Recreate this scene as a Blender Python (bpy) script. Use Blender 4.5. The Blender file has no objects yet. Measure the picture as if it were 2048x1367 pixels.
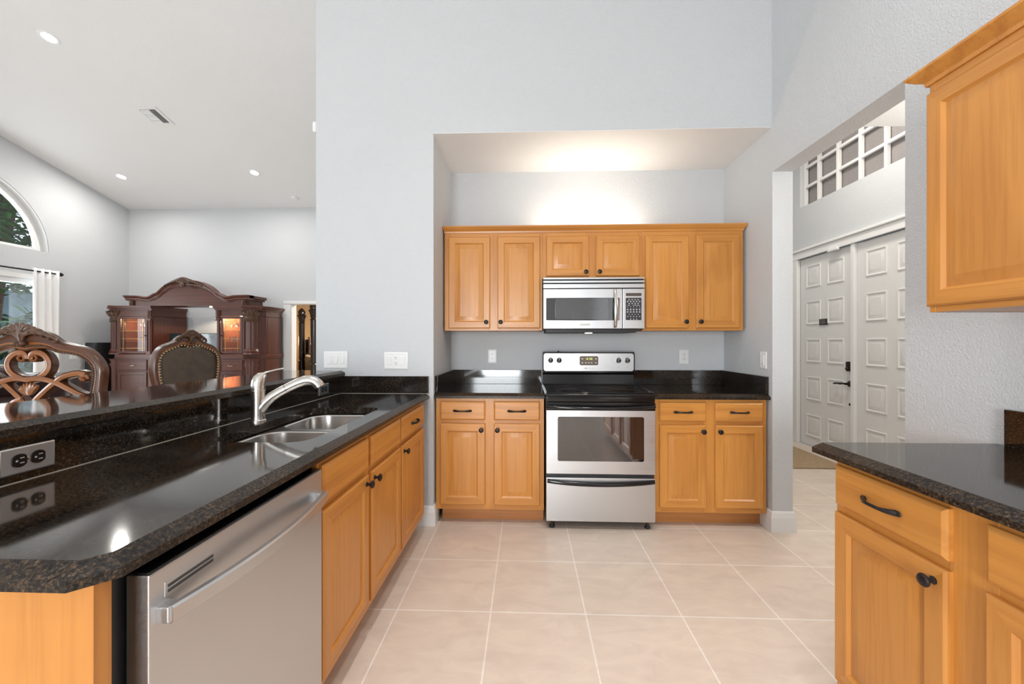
import bpy, bmesh, math, random
from mathutils import Vector, Matrix
from math import sin, cos, pi, radians

SC = bpy.context.scene
COL = SC.collection
random.seed(7)

# ---------------------------------------------------------------- camera, world, lights, exposure
cam_data = bpy.data.cameras.new('camera')
cam = bpy.data.objects.new('camera', cam_data)
COL.objects.link(cam)
cam.location = (0, 0, 1.27)
cam.rotation_euler = (pi / 2, 0, 0.0362)
cam_data.sensor_fit = 'HORIZONTAL'
cam_data.sensor_width = 36.0
cam_data.lens = 36.0 * 800.3 / 2048
cam_data.clip_start = 0.02
SC.camera = cam
SC.cycles.transparent_max_bounces = 24

SC.view_settings.view_transform = 'Standard'
SC.view_settings.look = 'None'
SC.view_settings.gamma = 1
SC.view_settings.use_curve_mapping = False
SC.view_settings.exposure = 0.0

world = bpy.data.worlds.new('daylight_world')
SC.world = world
world.use_nodes = True
wn = world.node_tree.nodes
wn['Background'].inputs[0].default_value = (0.80, 0.90, 1.0, 1)
wn['Background'].inputs[1].default_value = 1.3


def light(name, kind, loc, energy, size=0.1, size_y=None, rot=(0, 0, 0), color=(1, 1, 1), spread=None, shape=None):
    d = bpy.data.lights.new(name, kind)
    d.energy = energy
    d.color = color
    if kind == 'AREA':
        d.shape = shape or ('RECTANGLE' if size_y else 'DISK')
        d.size = size
        if size_y:
            d.size_y = size_y
        if spread:
            d.spread = spread
    elif kind in ('POINT', 'SPOT'):
        d.shadow_soft_size = size
    o = bpy.data.objects.new(name, d)
    COL.objects.link(o)
    o.location = loc
    o.rotation_euler = rot
    return o


# daylight through the windows behind the camera (facing +Y) and in the window wall on the left (facing +X)
light('window_daylight_nook', 'AREA', (-0.82, -4.32, 1.25), 215, 1.3, 1.9, (pi / 2, 0, 0), (0.92, 0.97, 1.0))
light('window_daylight_patio', 'AREA', (-4.6, -4.32, 1.25), 45, 3.4, 2.3, (pi / 2, 0, 0), (0.92, 0.97, 1.0))
light('window_daylight_slider', 'AREA', (-8.6, 5.36, 1.3), 85, 2.2, 2.2, (0, -pi / 2 - 0.15, 0), (0.92, 0.97, 1.0))
light('window_daylight_arch', 'AREA', (-8.6, 5.36, 3.3), 32, 2.0, 1.0, (0, -pi / 2, 0), (0.92, 0.97, 1.0))
light('window_daylight_side', 'AREA', (-8.6, 0.2, 1.5), 160, 2.6, 2.6, (0, -pi / 2 - 0.1, 0), (0.92, 0.97, 1.0))
# unseen downlights added below the vaulted kitchen ceiling to brighten floor and counters
for _i, (_x, _y, _z) in enumerate(((-0.3, 1.3, 4.65), (0.8, 1.3, 4.65), (-0.3, -0.6, 4.1), (0.8, -0.6, 4.1))):
    light('kitchen_fill_light', 'AREA', (_x, _y, _z), 7.5, 0.2, color=(1.0, 1.0, 1.0), spread=1.35)


# ---------------------------------------------------------------- materials
def nt(name):
    m = bpy.data.materials.new(name)
    m.use_nodes = True
    t = m.node_tree
    return m, t.nodes, t.links, t.nodes['Principled BSDF']


def setp(b, **k):
    names = dict(base='Base Color', rough='Roughness', metal='Metallic', spec='Specular IOR Level', coat='Coat Weight',
                 coat_rough='Coat Roughness', trans='Transmission Weight', emit='Emission Color', emit_s='Emission Strength',
                 sheen='Sheen Weight', ior='IOR', aniso='Anisotropic', alpha='Alpha')
    for a, v in k.items():
        if a in ('base', 'emit'):
            v = (*v, 1)
        b.inputs[names[a]].default_value = v


def noise(n, l, src, scale, detail=3, rough=0.55, dist=0.0):
    x = n.new('ShaderNodeTexNoise')
    x.inputs['Scale'].default_value = scale
    x.inputs['Detail'].default_value = detail
    x.inputs['Roughness'].default_value = rough
    x.inputs['Distortion'].default_value = dist
    if src:
        l.new(src, x.inputs['Vector'])
    return x


def ramp(n, l, src, stops):
    r = n.new('ShaderNodeValToRGB')
    e = r.color_ramp.elements
    while len(e) < len(stops):
        e.new(0.5)
    for i, (p, c) in enumerate(stops):
        e[i].position = p
        e[i].color = (*c, 1)
    l.new(src, r.inputs[0])
    return r


def coords(n, l, scale=(1, 1, 1), rnd=True):
    t = n.new('ShaderNodeTexCoord')
    v = t.outputs['Object']
    if rnd:
        oi = n.new('ShaderNodeObjectInfo')
        mu = n.new('ShaderNodeMath')
        mu.operation = 'MULTIPLY'
        mu.inputs[1].default_value = 9.0
        l.new(oi.outputs['Random'], mu.inputs[0])
        ad = n.new('ShaderNodeVectorMath')
        ad.operation = 'ADD'
        l.new(v, ad.inputs[0])
        l.new(mu.outputs[0], ad.inputs[1])
        v = ad.outputs[0]
    mp = n.new('ShaderNodeMapping')
    mp.inputs['Scale'].default_value = scale
    l.new(v, mp.inputs['Vector'])
    return mp.outputs['Vector']


def bump(n, l, b, height, strength=0.1, distance=0.01):
    x = n.new('ShaderNodeBump')
    x.inputs['Strength'].default_value = strength
    x.inputs['Distance'].default_value = distance
    l.new(height, x.inputs['Height'])
    l.new(x.outputs[0], b.inputs['Normal'])


def mix(n, l, fac, a, b_, blend='MIX'):
    m = n.new('ShaderNodeMix')
    m.data_type = 'RGBA'
    m.blend_type = blend
    for sock, v in ((m.inputs[0], fac), (m.inputs[6], a), (m.inputs[7], b_)):
        if isinstance(v, (int, float)):
            sock.default_value = v
        elif isinstance(v, tuple):
            sock.default_value = (*v, 1)
        else:
            l.new(v, sock)
    return m.outputs[2]


def plain(name, base, rough=0.5, metal=0.0, var=0.06, vscale=30, **k):
    m, n, l, b = nt(name)
    setp(b, base=base, rough=rough, metal=metal, **k)
    v = coords(n, l)
    nz = noise(n, l, v, vscale, 3)
    d = tuple(max(0, c * (1 - var)) for c in base)
    u = tuple(min(1, c * (1 + var)) for c in base)
    r = ramp(n, l, nz.outputs['Fac'], [(0.3, d), (0.7, u)])
    l.new(r.outputs[0], b.inputs['Base Color'])
    return m


def wall_paint(name, base, bump_s=0.35):
    m, n, l, b = nt(name)
    setp(b, base=base, rough=0.75, spec=0.25)
    v = coords(n, l, rnd=False)
    nz = noise(n, l, v, 130, 3, 0.5)
    nz2 = noise(n, l, v, 1.4, 2)
    r = ramp(n, l, nz2.outputs['Fac'], [(0.3, tuple(c * 0.985 for c in base)), (0.7, base)])
    l.new(r.outputs[0], b.inputs['Base Color'])
    rr = ramp(n, l, nz.outputs['Fac'], [(0.35, (0, 0, 0)), (0.65, (1, 1, 1))])
    bump(n, l, b, rr.outputs[0], bump_s, 0.004)
    return m


def wood(name, dark, light_, axis='z', rough=0.35, coat=0.15, contrast=1.0, fine=1.0):
    m, n, l, b = nt(name)
    setp(b, rough=rough, coat=coat, coat_rough=0.25)
    lo, hi = 0.8, 9.0 * fine
    s = {'z': (hi, hi, lo), 'x': (lo, hi, hi), 'y': (hi, lo, hi)}[axis]
    v = coords(n, l, s)
    n1 = noise(n, l, v, 1.0, 5, 0.6, 1.2)
    s2 = tuple(c * 7 if c > 2 else c * 3 for c in s)
    v2 = coords(n, l, s2)
    n2 = noise(n, l, v2, 1.0, 3, 0.6)
    s3 = tuple(c * 0.35 if c > 2 else c * 0.8 for c in s)
    v3 = coords(n, l, s3)
    w = n.new('ShaderNodeTexWave')
    w.wave_type = 'RINGS'
    w.inputs['Scale'].default_value = 1.6
    w.inputs['Distortion'].default_value = 5.0
    w.inputs['Detail'].default_value = 2
    l.new(v3, w.inputs['Vector'])
    mid = tuple((a * 0.45 + c * 0.55) for a, c in zip(dark, light_))
    c1 = ramp(n, l, n1.outputs['Fac'], [(0.22, mid), (0.70, light_)])
    low = tuple((a * 0.7 + c * 0.3) for a, c in zip(dark, light_))
    c2 = ramp(n, l, w.outputs['Fac'], [(0.0, low), (0.45, light_)])
    o = mix(n, l, 0.45, c1.outputs[0], c2.outputs[0])
    c3 = ramp(n, l, n2.outputs['Fac'], [(0.36, (0.72, 0.62, 0.5)), (0.52, (1, 1, 1))])
    o2 = mix(n, l, 0.35 * contrast, o, c3.outputs[0], 'MULTIPLY')
    l.new(o2, b.inputs['Base Color'])
    bump(n, l, b, n2.outputs['Fac'], 0.06, 0.002)
    return m


def granite(name, rough=0.07, spec=0.6, gain=1.0):
    m, n, l, b = nt(name)
    setp(b, rough=rough, spec=spec)
    v = coords(n, l, rnd=False)
    a = noise(n, l, v, 150, 5, 0.75)
    base = ramp(n, l, a.outputs['Fac'], [(0.40, (0.004, 0.004, 0.005)), (0.50, tuple(gain * c for c in (0.014, 0.010, 0.007))), (0.60, tuple(gain * c for c in (0.055, 0.034, 0.019))), (0.74, tuple(gain * c for c in (0.15, 0.10, 0.06)))])
    a2 = noise(n, l, v, 260, 2, 0.6)
    sp = ramp(n, l, a2.outputs['Fac'], [(0.66, (0, 0, 0)), (0.70, (1, 1, 1))])
    o = mix(n, l, sp.outputs[0], base.outputs[0], (0.10, 0.11, 0.11))
    a3 = noise(n, l, v, 7, 3)
    cl = ramp(n, l, a3.outputs['Fac'], [(0.35, (0.5, 0.52, 0.55)), (0.65, (1, 1, 1))])
    o2 = mix(n, l, 1.0, o, cl.outputs[0], 'MULTIPLY')
    l.new(o2, b.inputs['Base Color'])
    return m


def steel(name, base=(0.62, 0.63, 0.645), rough=0.34, axis='x'):
    m, n, l, b = nt(name)
    setp(b, base=base, metal=1.0, rough=rough)
    s = {'x': (2, 300, 300), 'z': (300, 300, 2), 'y': (300, 2, 300)}[axis]
    v = coords(n, l, s)
    nz = noise(n, l, v, 1.0, 2)
    r = ramp(n, l, nz.outputs['Fac'], [(0.3, (rough * 0.92,) * 3), (0.7, (rough * 1.1,) * 3)])
    l.new(r.outputs[0], b.inputs['Roughness'])
    return m


def glass(name, tint=(1, 1, 1), refl=1.0, rough=0.0):
    m, n, l, b = nt(name)
    n.remove(b)
    out = n['Material Output']
    tr = n.new('ShaderNodeBsdfTransparent')
    tr.inputs[0].default_value = (*tint, 1)
    gl = n.new('ShaderNodeBsdfGlossy')
    gl.inputs['Roughness'].default_value = rough
    fr = n.new('ShaderNodeLayerWeight')
    pw = n.new('ShaderNodeMath')
    pw.operation = 'POWER'
    pw.inputs[1].default_value = 5.0
    l.new(fr.outputs['Facing'], pw.inputs[0])
    mu = n.new('ShaderNodeMath')
    mu.operation = 'MULTIPLY_ADD'
    mu.inputs[1].default_value = 0.9
    mu.inputs[2].default_value = 0.04 * refl
    l.new(pw.outputs[0], mu.inputs[0])
    ms = n.new('ShaderNodeMixShader')
    l.new(mu.outputs[0], ms.inputs[0])
    l.new(tr.outputs[0], ms.inputs[1])
    l.new(gl.outputs[0], ms.inputs[2])
    l.new(ms.outputs[0], out.inputs[0])
    return m


def tile_floor(name):
    m, n, l, b = nt(name)
    setp(b, rough=0.32, spec=0.45)
    t = n.new('ShaderNodeTexCoord')
    mp = n.new('ShaderNodeMapping')
    S = 0.4437
    mp.inputs['Location'].default_value = (0.6116 + 40 * S, -2.7657 + 40 * S, 0)
    l.new(t.outputs['Object'], mp.inputs['Vector'])
    br = n.new('ShaderNodeTexBrick')
    br.offset = 0.0
    br.squash = 1.0
    br.inputs['Scale'].default_value = 1.0
    br.inputs['Brick Width'].default_value = S
    br.inputs['Row Height'].default_value = S
    br.inputs['Mortar Size'].default_value = 0.0042
    br.inputs['Mortar Smooth'].default_value = 0.2
    br.inputs['Color1'].default_value = (0.665, 0.560, 0.470, 1)
    br.inputs['Color2'].default_value = (0.685, 0.580, 0.490, 1)
    br.inputs['Mortar'].default_value = (0.82, 0.75, 0.68, 1)
    l.new(mp.outputs[0], br.inputs['Vector'])
    v = coords(n, l, (1, 2.2, 1), rnd=False)
    nz = noise(n, l, v, 5.5, 5, 0.6, 0.8)
    r = ramp(n, l, nz.outputs['Fac'], [(0.3, (0.86, 0.84, 0.84)), (0.7, (1.04, 1.04, 1.03))])
    o = mix(n, l, 0.8, br.outputs['Color'], r.outputs[0], 'MULTIPLY')
    l.new(o, b.inputs['Base Color'])
    inv = n.new('ShaderNodeMath')
    inv.operation = 'SUBTRACT'
    inv.inputs[0].default_value = 1.0
    l.new(br.outputs['Fac'], inv.inputs[1])
    ad = n.new('ShaderNodeMath')
    ad.operation = 'MULTIPLY_ADD'
    ad.inputs[1].default_value = 0.12
    l.new(nz.outputs['Fac'], ad.inputs[0])
    l.new(inv.outputs[0], ad.inputs[2])
    bump(n, l, b, ad.outputs[0], 0.5, 0.002)
    return m


def emission(name, color, s):
    m, n, l, b = nt(name)
    setp(b, base=color, emit=color, emit_s=s, rough=0.4)
    return m


M = {}
M['wall'] = wall_paint('pale_grey_wall_paint', (0.60, 0.615, 0.63))
M['ceil'] = wall_paint('white_ceiling_paint', (0.82, 0.82, 0.815), 0.2)
M['trim'] = plain('white_trim_paint', (0.80, 0.80, 0.79), 0.35, var=0.01)
M['doorw'] = plain('white_door_paint', (0.74, 0.735, 0.72), 0.4, var=0.01)
M['floor'] = tile_floor('beige_floor_tile')
OD, OL = (0.42, 0.150, 0.027), (0.62, 0.268, 0.055)
M['alc'] = M['ceil']
M['oak_v'] = wood('honey_oak_vertical', OD, OL, 'z')
M['oak_h'] = wood('honey_oak_horizontal', OD, OL, 'x')
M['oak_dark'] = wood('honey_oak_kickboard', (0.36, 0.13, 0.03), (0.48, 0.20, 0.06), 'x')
M['granite'] = granite('black_brown_granite')
M['granite_edge'] = granite('black_brown_granite_honed_edge', 0.30, 0.3, 1.7)
M['caulk'] = plain('cream_caulk', (0.42, 0.38, 0.32), 0.6)
M['steel'] = steel('brushed_steel_horizontal')
M['steel_v'] = steel('brushed_steel_vertical', axis='z')
M['steel_sink'] = steel('sink_steel', (0.66, 0.64, 0.62), 0.22, 'y')
M['nickel'] = steel('brushed_nickel', (0.66, 0.63, 0.59), 0.24, 'z')
M['chrome'] = plain('polished_chrome', (0.8, 0.8, 0.8), 0.12, 1.0, var=0.02)
M['bronze'] = plain('dark_bronze_metal', (0.028, 0.023, 0.022), 0.32, 0.6, var=0.2)
M['black'] = plain('gloss_black', (0.008, 0.008, 0.009), 0.12, var=0.1)
M['blackm'] = plain('matt_black_plastic', (0.02, 0.02, 0.022), 0.45, var=0.1)
M['bglass'] = plain('black_oven_glass', (0.012, 0.012, 0.014), 0.04, var=0.1, ior=2.3)
M['gglass'] = plain('grey_microwave_mesh_glass', (0.07, 0.07, 0.075), 0.08, var=0.05, ior=2.2)
M['ceramic'] = plain('black_ceramic_glass', (0.010, 0.010, 0.011), 0.06, var=0.1)
M['plate'] = plain('white_plastic', (0.80, 0.80, 0.79), 0.3, var=0.01)
M['slot'] = plain('dark_slot', (0.05, 0.05, 0.05), 0.5)
M['ring'] = plain('grey_burner_print', (0.03, 0.03, 0.03), 0.25)
M['greylabel'] = plain('grey_print', (0.35, 0.35, 0.36), 0.5)
M['redlabel'] = plain('red_print', (0.45, 0.08, 0.06), 0.5)
M['keys'] = plain('pale_key_print', (0.42, 0.42, 0.44), 0.5)
M['display'] = plain('smoked_display', (0.085, 0.07, 0.06), 0.25)
M['lcd'] = emission('green_clock_digits', (0.55, 0.75, 0.2), 0.7)
M['glass'] = glass('clear_glass')
M['crystal'] = glass('crystal_glass', (0.93, 0.95, 0.96), 2.2, 0.02)
M['screen'] = plain('transom_screen', (0.27, 0.25, 0.245), 0.5, var=0.08, vscale=60)
M['cherry'] = wood('dark_cherry_wood', (0.034, 0.009, 0.006), (0.100, 0.028, 0.015), 'z', 0.36, 0.08)
M['cherry_h'] = wood('dark_cherry_wood_horizontal', (0.038, 0.010, 0.007), (0.112, 0.032, 0.017), 'x', 0.36, 0.08)
M['lining'] = plain('brightened_red_brown_lining', (0.30, 0.10, 0.055), 0.4, var=0.15)  # coloured lighter than the case wood so the cabinet interior looks lit
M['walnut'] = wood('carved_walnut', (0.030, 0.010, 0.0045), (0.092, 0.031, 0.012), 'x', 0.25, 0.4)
M['walnut_hi'] = wood('carved_walnut_highlight', (0.115, 0.036, 0.009), (0.27, 0.092, 0.023), 'x', 0.28, 0.4)  # lighter walnut copy, paints the highlights onto the raised carving
M['carve'] = plain('carved_antique_wood', (0.085, 0.040, 0.021), 0.35, var=0.45, vscale=40)
M['leather'] = plain('brown_leather', (0.075, 0.05, 0.032), 0.42, var=0.25, vscale=14)
M['dleather'] = plain('dark_brown_sofa_leather', (0.035, 0.02, 0.018), 0.3, var=0.3, vscale=9)
M['brass'] = plain('antique_brass_nail', (0.62, 0.47, 0.28), 0.3, 1.0, var=0.1)
M['gold'] = plain('gold_came', (0.62, 0.40, 0.16), 0.3, 1.0, var=0.1)
M['curtain'] = plain('white_sheer_curtain', (0.88, 0.88, 0.88), 0.8, var=0.02)
M['rod'] = plain('black_iron', (0.012, 0.012, 0.013), 0.4, 0.3)
M['tvscreen'] = plain('television_glass', (0.02, 0.035, 0.04), 0.06, var=0.1, spec=0.9)
M['lamp'] = emission('warm_lamp', (1.0, 0.93, 0.80), 14)
M['can'] = emission('downlight_lens', (1.0, 0.97, 0.92), 16)
M['strip'] = emission('strip_lamp_tube', (1.0, 0.90, 0.75), 3)
M['mat'] = plain('tan_doormat_pile', (0.34, 0.24, 0.14), 0.95, var=0.5, vscale=120)
M['bedwall'] = wall_paint('tan_bedroom_paint', (0.50, 0.38, 0.25), 0.1)
M['drape'] = plain('beige_drape', (0.55, 0.48, 0.38), 0.8)
M['bedwood'] = plain('espresso_bed_wood', (0.018, 0.012, 0.011), 0.22, var=0.3, coat=0.4)
M['silver'] = plain('silver_upholstery', (0.42, 0.43, 0.44), 0.4, var=0.1)
M['bedcloth'] = plain('brown_satin_bedspread', (0.085, 0.05, 0.04), 0.4, var=0.3)
M['pilred'] = plain('red_pillow', (0.28, 0.045, 0.045), 0.6, var=0.2)
M['pilbrown'] = plain('brown_pillow', (0.14, 0.075, 0.05), 0.6, var=0.4, vscale=12)
M['pilwhite'] = plain('patterned_pale_pillow', (0.4, 0.36, 0.32), 0.7, var=0.8, vscale=25)
M['ground'] = plain('garden_ground', (0.16, 0.15, 0.10), 0.9, var=0.3, vscale=3)
M['leaf'] = plain('garden_leaf', (0.06, 0.15, 0.045), 0.45, var=0.5, vscale=2)
M['leaf2'] = plain('blue_green_leaf', (0.10, 0.22, 0.13), 0.45, var=0.5, vscale=2)
M['bark'] = plain('tree_bark', (0.15, 0.105, 0.075), 0.9, var=0.4, vscale=20)
M['fence'] = plain('blue_grey_screen', (0.22, 0.32, 0.36), 0.7, var=0.3, vscale=1.5)


# ---------------------------------------------------------------- mesh helper
class MB:
    def __init__(self):
        self.v, self.f, self.mi = [], [], []
        self.m = Matrix.Identity(4)

    def add(self, vs, fs, mi=0):
        o = len(self.v)
        self.v += [tuple(self.m @ Vector(p)) for p in vs]
        for f in fs:
            self.f.append(tuple(i + o for i in f))
            self.mi.append(mi)
        return self

    def box(self, a, b, bev=0.0, mi=0, seg=2):
        x0, y0, z0 = [min(p, q) for p, q in zip(a, b)]
        x1, y1, z1 = [max(p, q) for p, q in zip(a, b)]
        if bev <= 0:
            vs = [(x0, y0, z0), (x1, y0, z0), (x1, y1, z0), (x0, y1, z0), (x0, y0, z1), (x1, y0, z1), (x1, y1, z1), (x0, y1, z1)]
            return self.add(vs, [(0, 3, 2, 1), (4, 5, 6, 7), (0, 1, 5, 4), (1, 2, 6, 5), (2, 3, 7, 6), (3, 0, 4, 7)], mi)
        bm = bmesh.new()
        bmesh.ops.create_cube(bm, size=1)
        for w in bm.verts:
            w.co = (x0 + (w.co.x + .5) * (x1 - x0), y0 + (w.co.y + .5) * (y1 - y0), z0 + (w.co.z + .5) * (z1 - z0))
        bev = min(bev, 0.49 * min(x1 - x0, y1 - y0, z1 - z0))
        bmesh.ops.bevel(bm, geom=list(bm.edges), offset=bev, segments=seg, affect='EDGES', profile=0.5)
        bm.verts.index_update()
        self.add([tuple(w.co) for w in bm.verts], [tuple(w.index for w in f.verts) for f in bm.faces], mi)
        bm.free()
        return self

    def prism(self, pts, axis, a, b, mi=0):
        """polygon extruded along axis: 'x' pts are (y,z), 'y' pts are (x,z), 'z' pts are (x,y)"""
        k = len(pts)
        mk = {'x': lambda p, t: (t, p[0], p[1]), 'y': lambda p, t: (p[0], t, p[1]), 'z': lambda p, t: (p[0], p[1], t)}[axis]
        vs = [mk(p, a) for p in pts] + [mk(p, b) for p in pts]
        fs = [tuple(range(k))[::-1], tuple(range(k, 2 * k))] + [(i, (i + 1) % k, k + (i + 1) % k, k + i) for i in range(k)]
        return self.add(vs, fs, mi)

    def loft(self, loops, cap0=True, cap1=True, mi=0, closed=True, mis=None):
        k = len(loops[0])
        vs = [p for L in loops for p in L]
        fs = []
        for j in range(len(loops) - 1):
            for i in range(k if closed else k - 1):
                fs.append((j * k + i, j * k + (i + 1) % k, (j + 1) * k + (i + 1) % k, (j + 1) * k + i))
        if cap0:
            fs.append(tuple(range(k))[::-1])
        if cap1:
            fs.append(tuple(range((len(loops) - 1) * k, len(loops) * k)))
        n0 = len(self.mi)
        self.add(vs, fs, mi)
        if mis:
            for q in range((len(loops) - 1) * k):
                self.mi[n0 + q] = mis[q % k]
        return self

    def lathe(self, prof, c=(0, 0, 0), axis='z', seg=24, mi=0, flute=0, fd=0.0):
        loops = []
        for r, h in prof:
            L = []
            for i in range(seg):
                t = 2 * pi * i / seg
                rr = r
                if flute:
                    rr = r * (1 - fd * (0.5 - 0.5 * cos(flute * t)) ** 2)
                u, w = rr * cos(t), rr * sin(t)
                p = {'z': (u, w, h), 'y': (u, -h, w), 'x': (h, u, w)}[axis]   # 'y': profile grows towards -y (the front)
                L.append((p[0] + c[0], p[1] + c[1], p[2] + c[2]))
            loops.append(L)
        return self.loft(loops, True, True, mi)

    def tube(self, pts, rad, seg=10, mi=0, closed=False, flat=None, up=(0, 0, 1)):
        """round (or elliptical, flat=(a,b)) tube along points; rad a number or one per point"""
        P = [Vector(p) for p in pts]
        k = len(P)
        R = [rad] * k if isinstance(rad, (int, float)) else rad
        loops = []
        prev = None
        for i in range(k):
            if closed:
                d = P[(i + 1) % k] - P[i - 1]
            else:
                d = P[min(i + 1, k - 1)] - P[max(i - 1, 0)]
            d.normalize()
            a = (prev if prev is not None else Vector(up))
            s = a - d * a.dot(d)
            if s.length < 1e-4:
                s = Vector((1, 0, 0)) - d * d.x
            s.normalize()
            if flat is None:
                prev = s
            t = d.cross(s)
            L = []
            for j in range(seg):
                th = 2 * pi * j / seg
                fa, fb = flat if flat else (1, 1)
                L.append(tuple(P[i] + s * (R[i] * fa * cos(th)) + t * (R[i] * fb * sin(th))))
            loops.append(L)
        if closed:
            loops.append(loops[0])
            return self.loft(loops, False, False, mi)
        return self.loft(loops, True, True, mi)

    def ball(self, c, r, seg=12, rings=8, mi=0, rot=None):
        rx, ry, rz = (r, r, r) if isinstance(r, (int, float)) else r
        loops = []
        for j in range(rings + 1):
            ph = -pi / 2 + pi * (j * 0.98 + 0.01 * rings) / rings
            L = []
            for i in range(seg):
                t = 2 * pi * i / seg
                p = Vector((rx * cos(ph) * cos(t), ry * cos(ph) * sin(t), rz * sin(ph)))
                if rot is not None:
                    p = rot @ p
                L.append((p.x + c[0], p.y + c[1], p.z + c[2]))
            loops.append(L)
        return self.loft(loops, True, True, mi)

    def rings(self, x0, z0, x1, z1, spec, mi=0, mi_rail=None, back=True):
        """nested rectangles facing -y: spec = [(inset, y), ...]; mi_rail paints the top and bottom strips"""
        vs, fs, mis = [], [], []
        for ins, y in spec:
            vs += [(x0 + ins, y, z0 + ins), (x1 - ins, y, z0 + ins), (x1 - ins, y, z1 - ins), (x0 + ins, y, z1 - ins)]
        for j in range(len(spec) - 1):
            for i in range(4):
                fs.append((j * 4 + i, j * 4 + (i + 1) % 4, j * 4 + 4 + (i + 1) % 4, j * 4 + 4 + i))
                mis.append(mi_rail if (mi_rail is not None and i in (0, 2) and spec[j + 1][0] < 0.06) else mi)
        q = (len(spec) - 1) * 4
        fs.append((q, q + 1, q + 2, q + 3))
        mis.append(mi)
        if back:
            fs.append((3, 2, 1, 0))
            mis.append(mi)
        o = len(self.v)
        self.v += [tuple(self.m @ Vector(p)) for p in vs]
        self.f += [tuple(i + o for i in f) for f in fs]
        self.mi += mis
        return self

    def build(self, name, mats, parent=None, smooth=35, recalc=True):
        me = bpy.data.meshes.new(name)
        me.from_pydata(self.v, [], self.f)
        if not isinstance(mats, (list, tuple)):
            mats = [mats]
        for m in mats:
            me.materials.append(M[m] if isinstance(m, str) else m)
        for p, i in zip(me.polygons, self.mi):
            p.material_index = i
        if recalc:
            bm = bmesh.new()
            bm.from_mesh(me)
            bmesh.ops.recalc_face_normals(bm, faces=list(bm.faces))
            bm.to_mesh(me)
            bm.free()
        if smooth:
            me.shade_smooth()
            me.set_sharp_from_angle(angle=radians(smooth))
        me.update()
        o = bpy.data.objects.new(name, me)
        COL.objects.link(o)
        if smooth:
            wnm = o.modifiers.new('weighted', 'WEIGHTED_NORMAL')
            wnm.keep_sharp = True
        if parent is not None:
            o.parent = parent
        return o


def box(a, b, bev=0.0):
    return MB().box(a, b, bev)


def tag(o, label, cat, group=None, kind=None):
    o['label'] = label
    o['category'] = cat
    if group:
        o['group'] = group
    if kind:
        o['kind'] = kind
    return o


def thing(name, label, cat, loc=(0, 0, 0), rz=0.0, group=None):
    o = bpy.data.objects.new(name, None)
    COL.objects.link(o)
    o.location = loc
    o.rotation_euler = (0, 0, rz)
    o.empty_display_size = 0.1
    return tag(o, label, cat, group)


def struct(o, label, cat):
    return tag(o, label, cat, kind='structure')


def copy_tree(o, parent=None):
    c = o.copy()
    COL.objects.link(c)
    c.parent = parent
    for ch in [x for x in SC.objects if x.parent == o]:
        copy_tree(ch, c)
    return c


def poly_hole(mb, outer, holes, mk, a, b, mi=0):
    """flat wall with holes: outer and holes are 2-D loops, mk(p, t) places them, thickness from a to b"""
    bm = bmesh.new()
    for loop in [outer] + holes:
        vs = [bm.verts.new((p[0], p[1], 0)) for p in loop]
        for i in range(len(vs)):
            bm.edges.new((vs[i], vs[(i + 1) % len(vs)]))
    bmesh.ops.triangle_fill(bm, edges=list(bm.edges), use_beauty=True)
    bm.verts.index_update()
    pts = [(w.co.x, w.co.y) for w in bm.verts]
    tris = [tuple(w.index for w in f.verts) for f in bm.faces]
    bm.free()
    mb.add([mk(p, a) for p in pts], tris, mi)
    mb.add([mk(p, b) for p in pts], [t[::-1] for t in tris], mi)
    for loop in [outer] + holes:
        k = len(loop)
        mb.add([mk(p, a) for p in loop] + [mk(p, b) for p in loop], [(i, (i + 1) % k, k + (i + 1) % k, k + i) for i in range(k)], mi)
    return mb


def rect(x0, y0, x1, y1):
    return [(x0, y0), (x1, y0), (x1, y1), (x0, y1)]


# ---------------------------------------------------------------- the setting
XL, XR, YB, YF = -0.645, 1.650, 3.410, 2.755
mbf = MB().box((-8.3, -4.4, -0.05), (4.0, 12.0, 0.0))
struct(mbf.build('floor', 'floor', smooth=0), 'floor of large square beige tiles with pale grout', 'floor')

mb = MB()
mb.prism([(-1.475, 0), (XL, 0), (XL, 2.7175), (XR, 2.7175), (XR, 5.6), (-1.475, 5.6)], 'y', YF, 3.6)   # pier and wall above the alcove
mb.box((-1.475, 3.61, 0), (XL, 7.86, 5.0))
mb.box((XL - 0.05, YB, 0), (XR + 0.1, 3.55, 2.75))
struct(mb.build('wall_back', 'wall', smooth=0), 'pale grey textured wall around the alcove behind the range', 'wall')

mb = MB()
mb.prism([(-4.2, 0), (1.806, 0), (1.806, 2.4122), (2.7485, 2.4122), (2.7485, 0), (3.59, 0), (3.59, 5.55), (-4.2, 5.55)], 'x', XR, 1.784)
struct(mb.build('wall_right', 'wall', smooth=0), 'pale grey wall with the wide opening towards the front doors', 'wall')

mb = MB().box((XL + 0.0, YF + 0.001, 2.7145), (XR - 0.0005, YB - 0.0005, 2.7185))
struct(mb.build('ceiling_alcove', 'ceil', smooth=0), 'white ceiling of the alcove above the range cabinets', 'ceiling')

# window wall of the living room
arch = [(5.364 + 1.14 * cos(t), 2.785 + 1.14 * sin(t)) for t in [pi * i / 28 for i in range(29)]]
mb = MB()
poly_hole(mb, rect(-4.4, 0, 8.02, 5.7), [arch, rect(4.22, 0.02, 6.504, 2.30), rect(-1.1, 0.2, 1.5, 2.8)],
          lambda p, t: (t, p[0], p[1]), -8.10, -8.27)
struct(mb.build('wall_left', 'wall', smooth=0), 'pale grey wall with the arched window and the sliding glass door', 'wall')

mb = MB()
poly_hole(mb, rect(-8.27, 0, -1.40, 4.6), [rect(-4.706, 0.001, -3.90, 2.037)], lambda p, t: (p[0], t, p[1]), 7.87, 8.00)
struct(mb.build('wall_far', 'wall', smooth=0), 'pale grey far wall behind the entertainment cabinet', 'wall')

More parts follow.
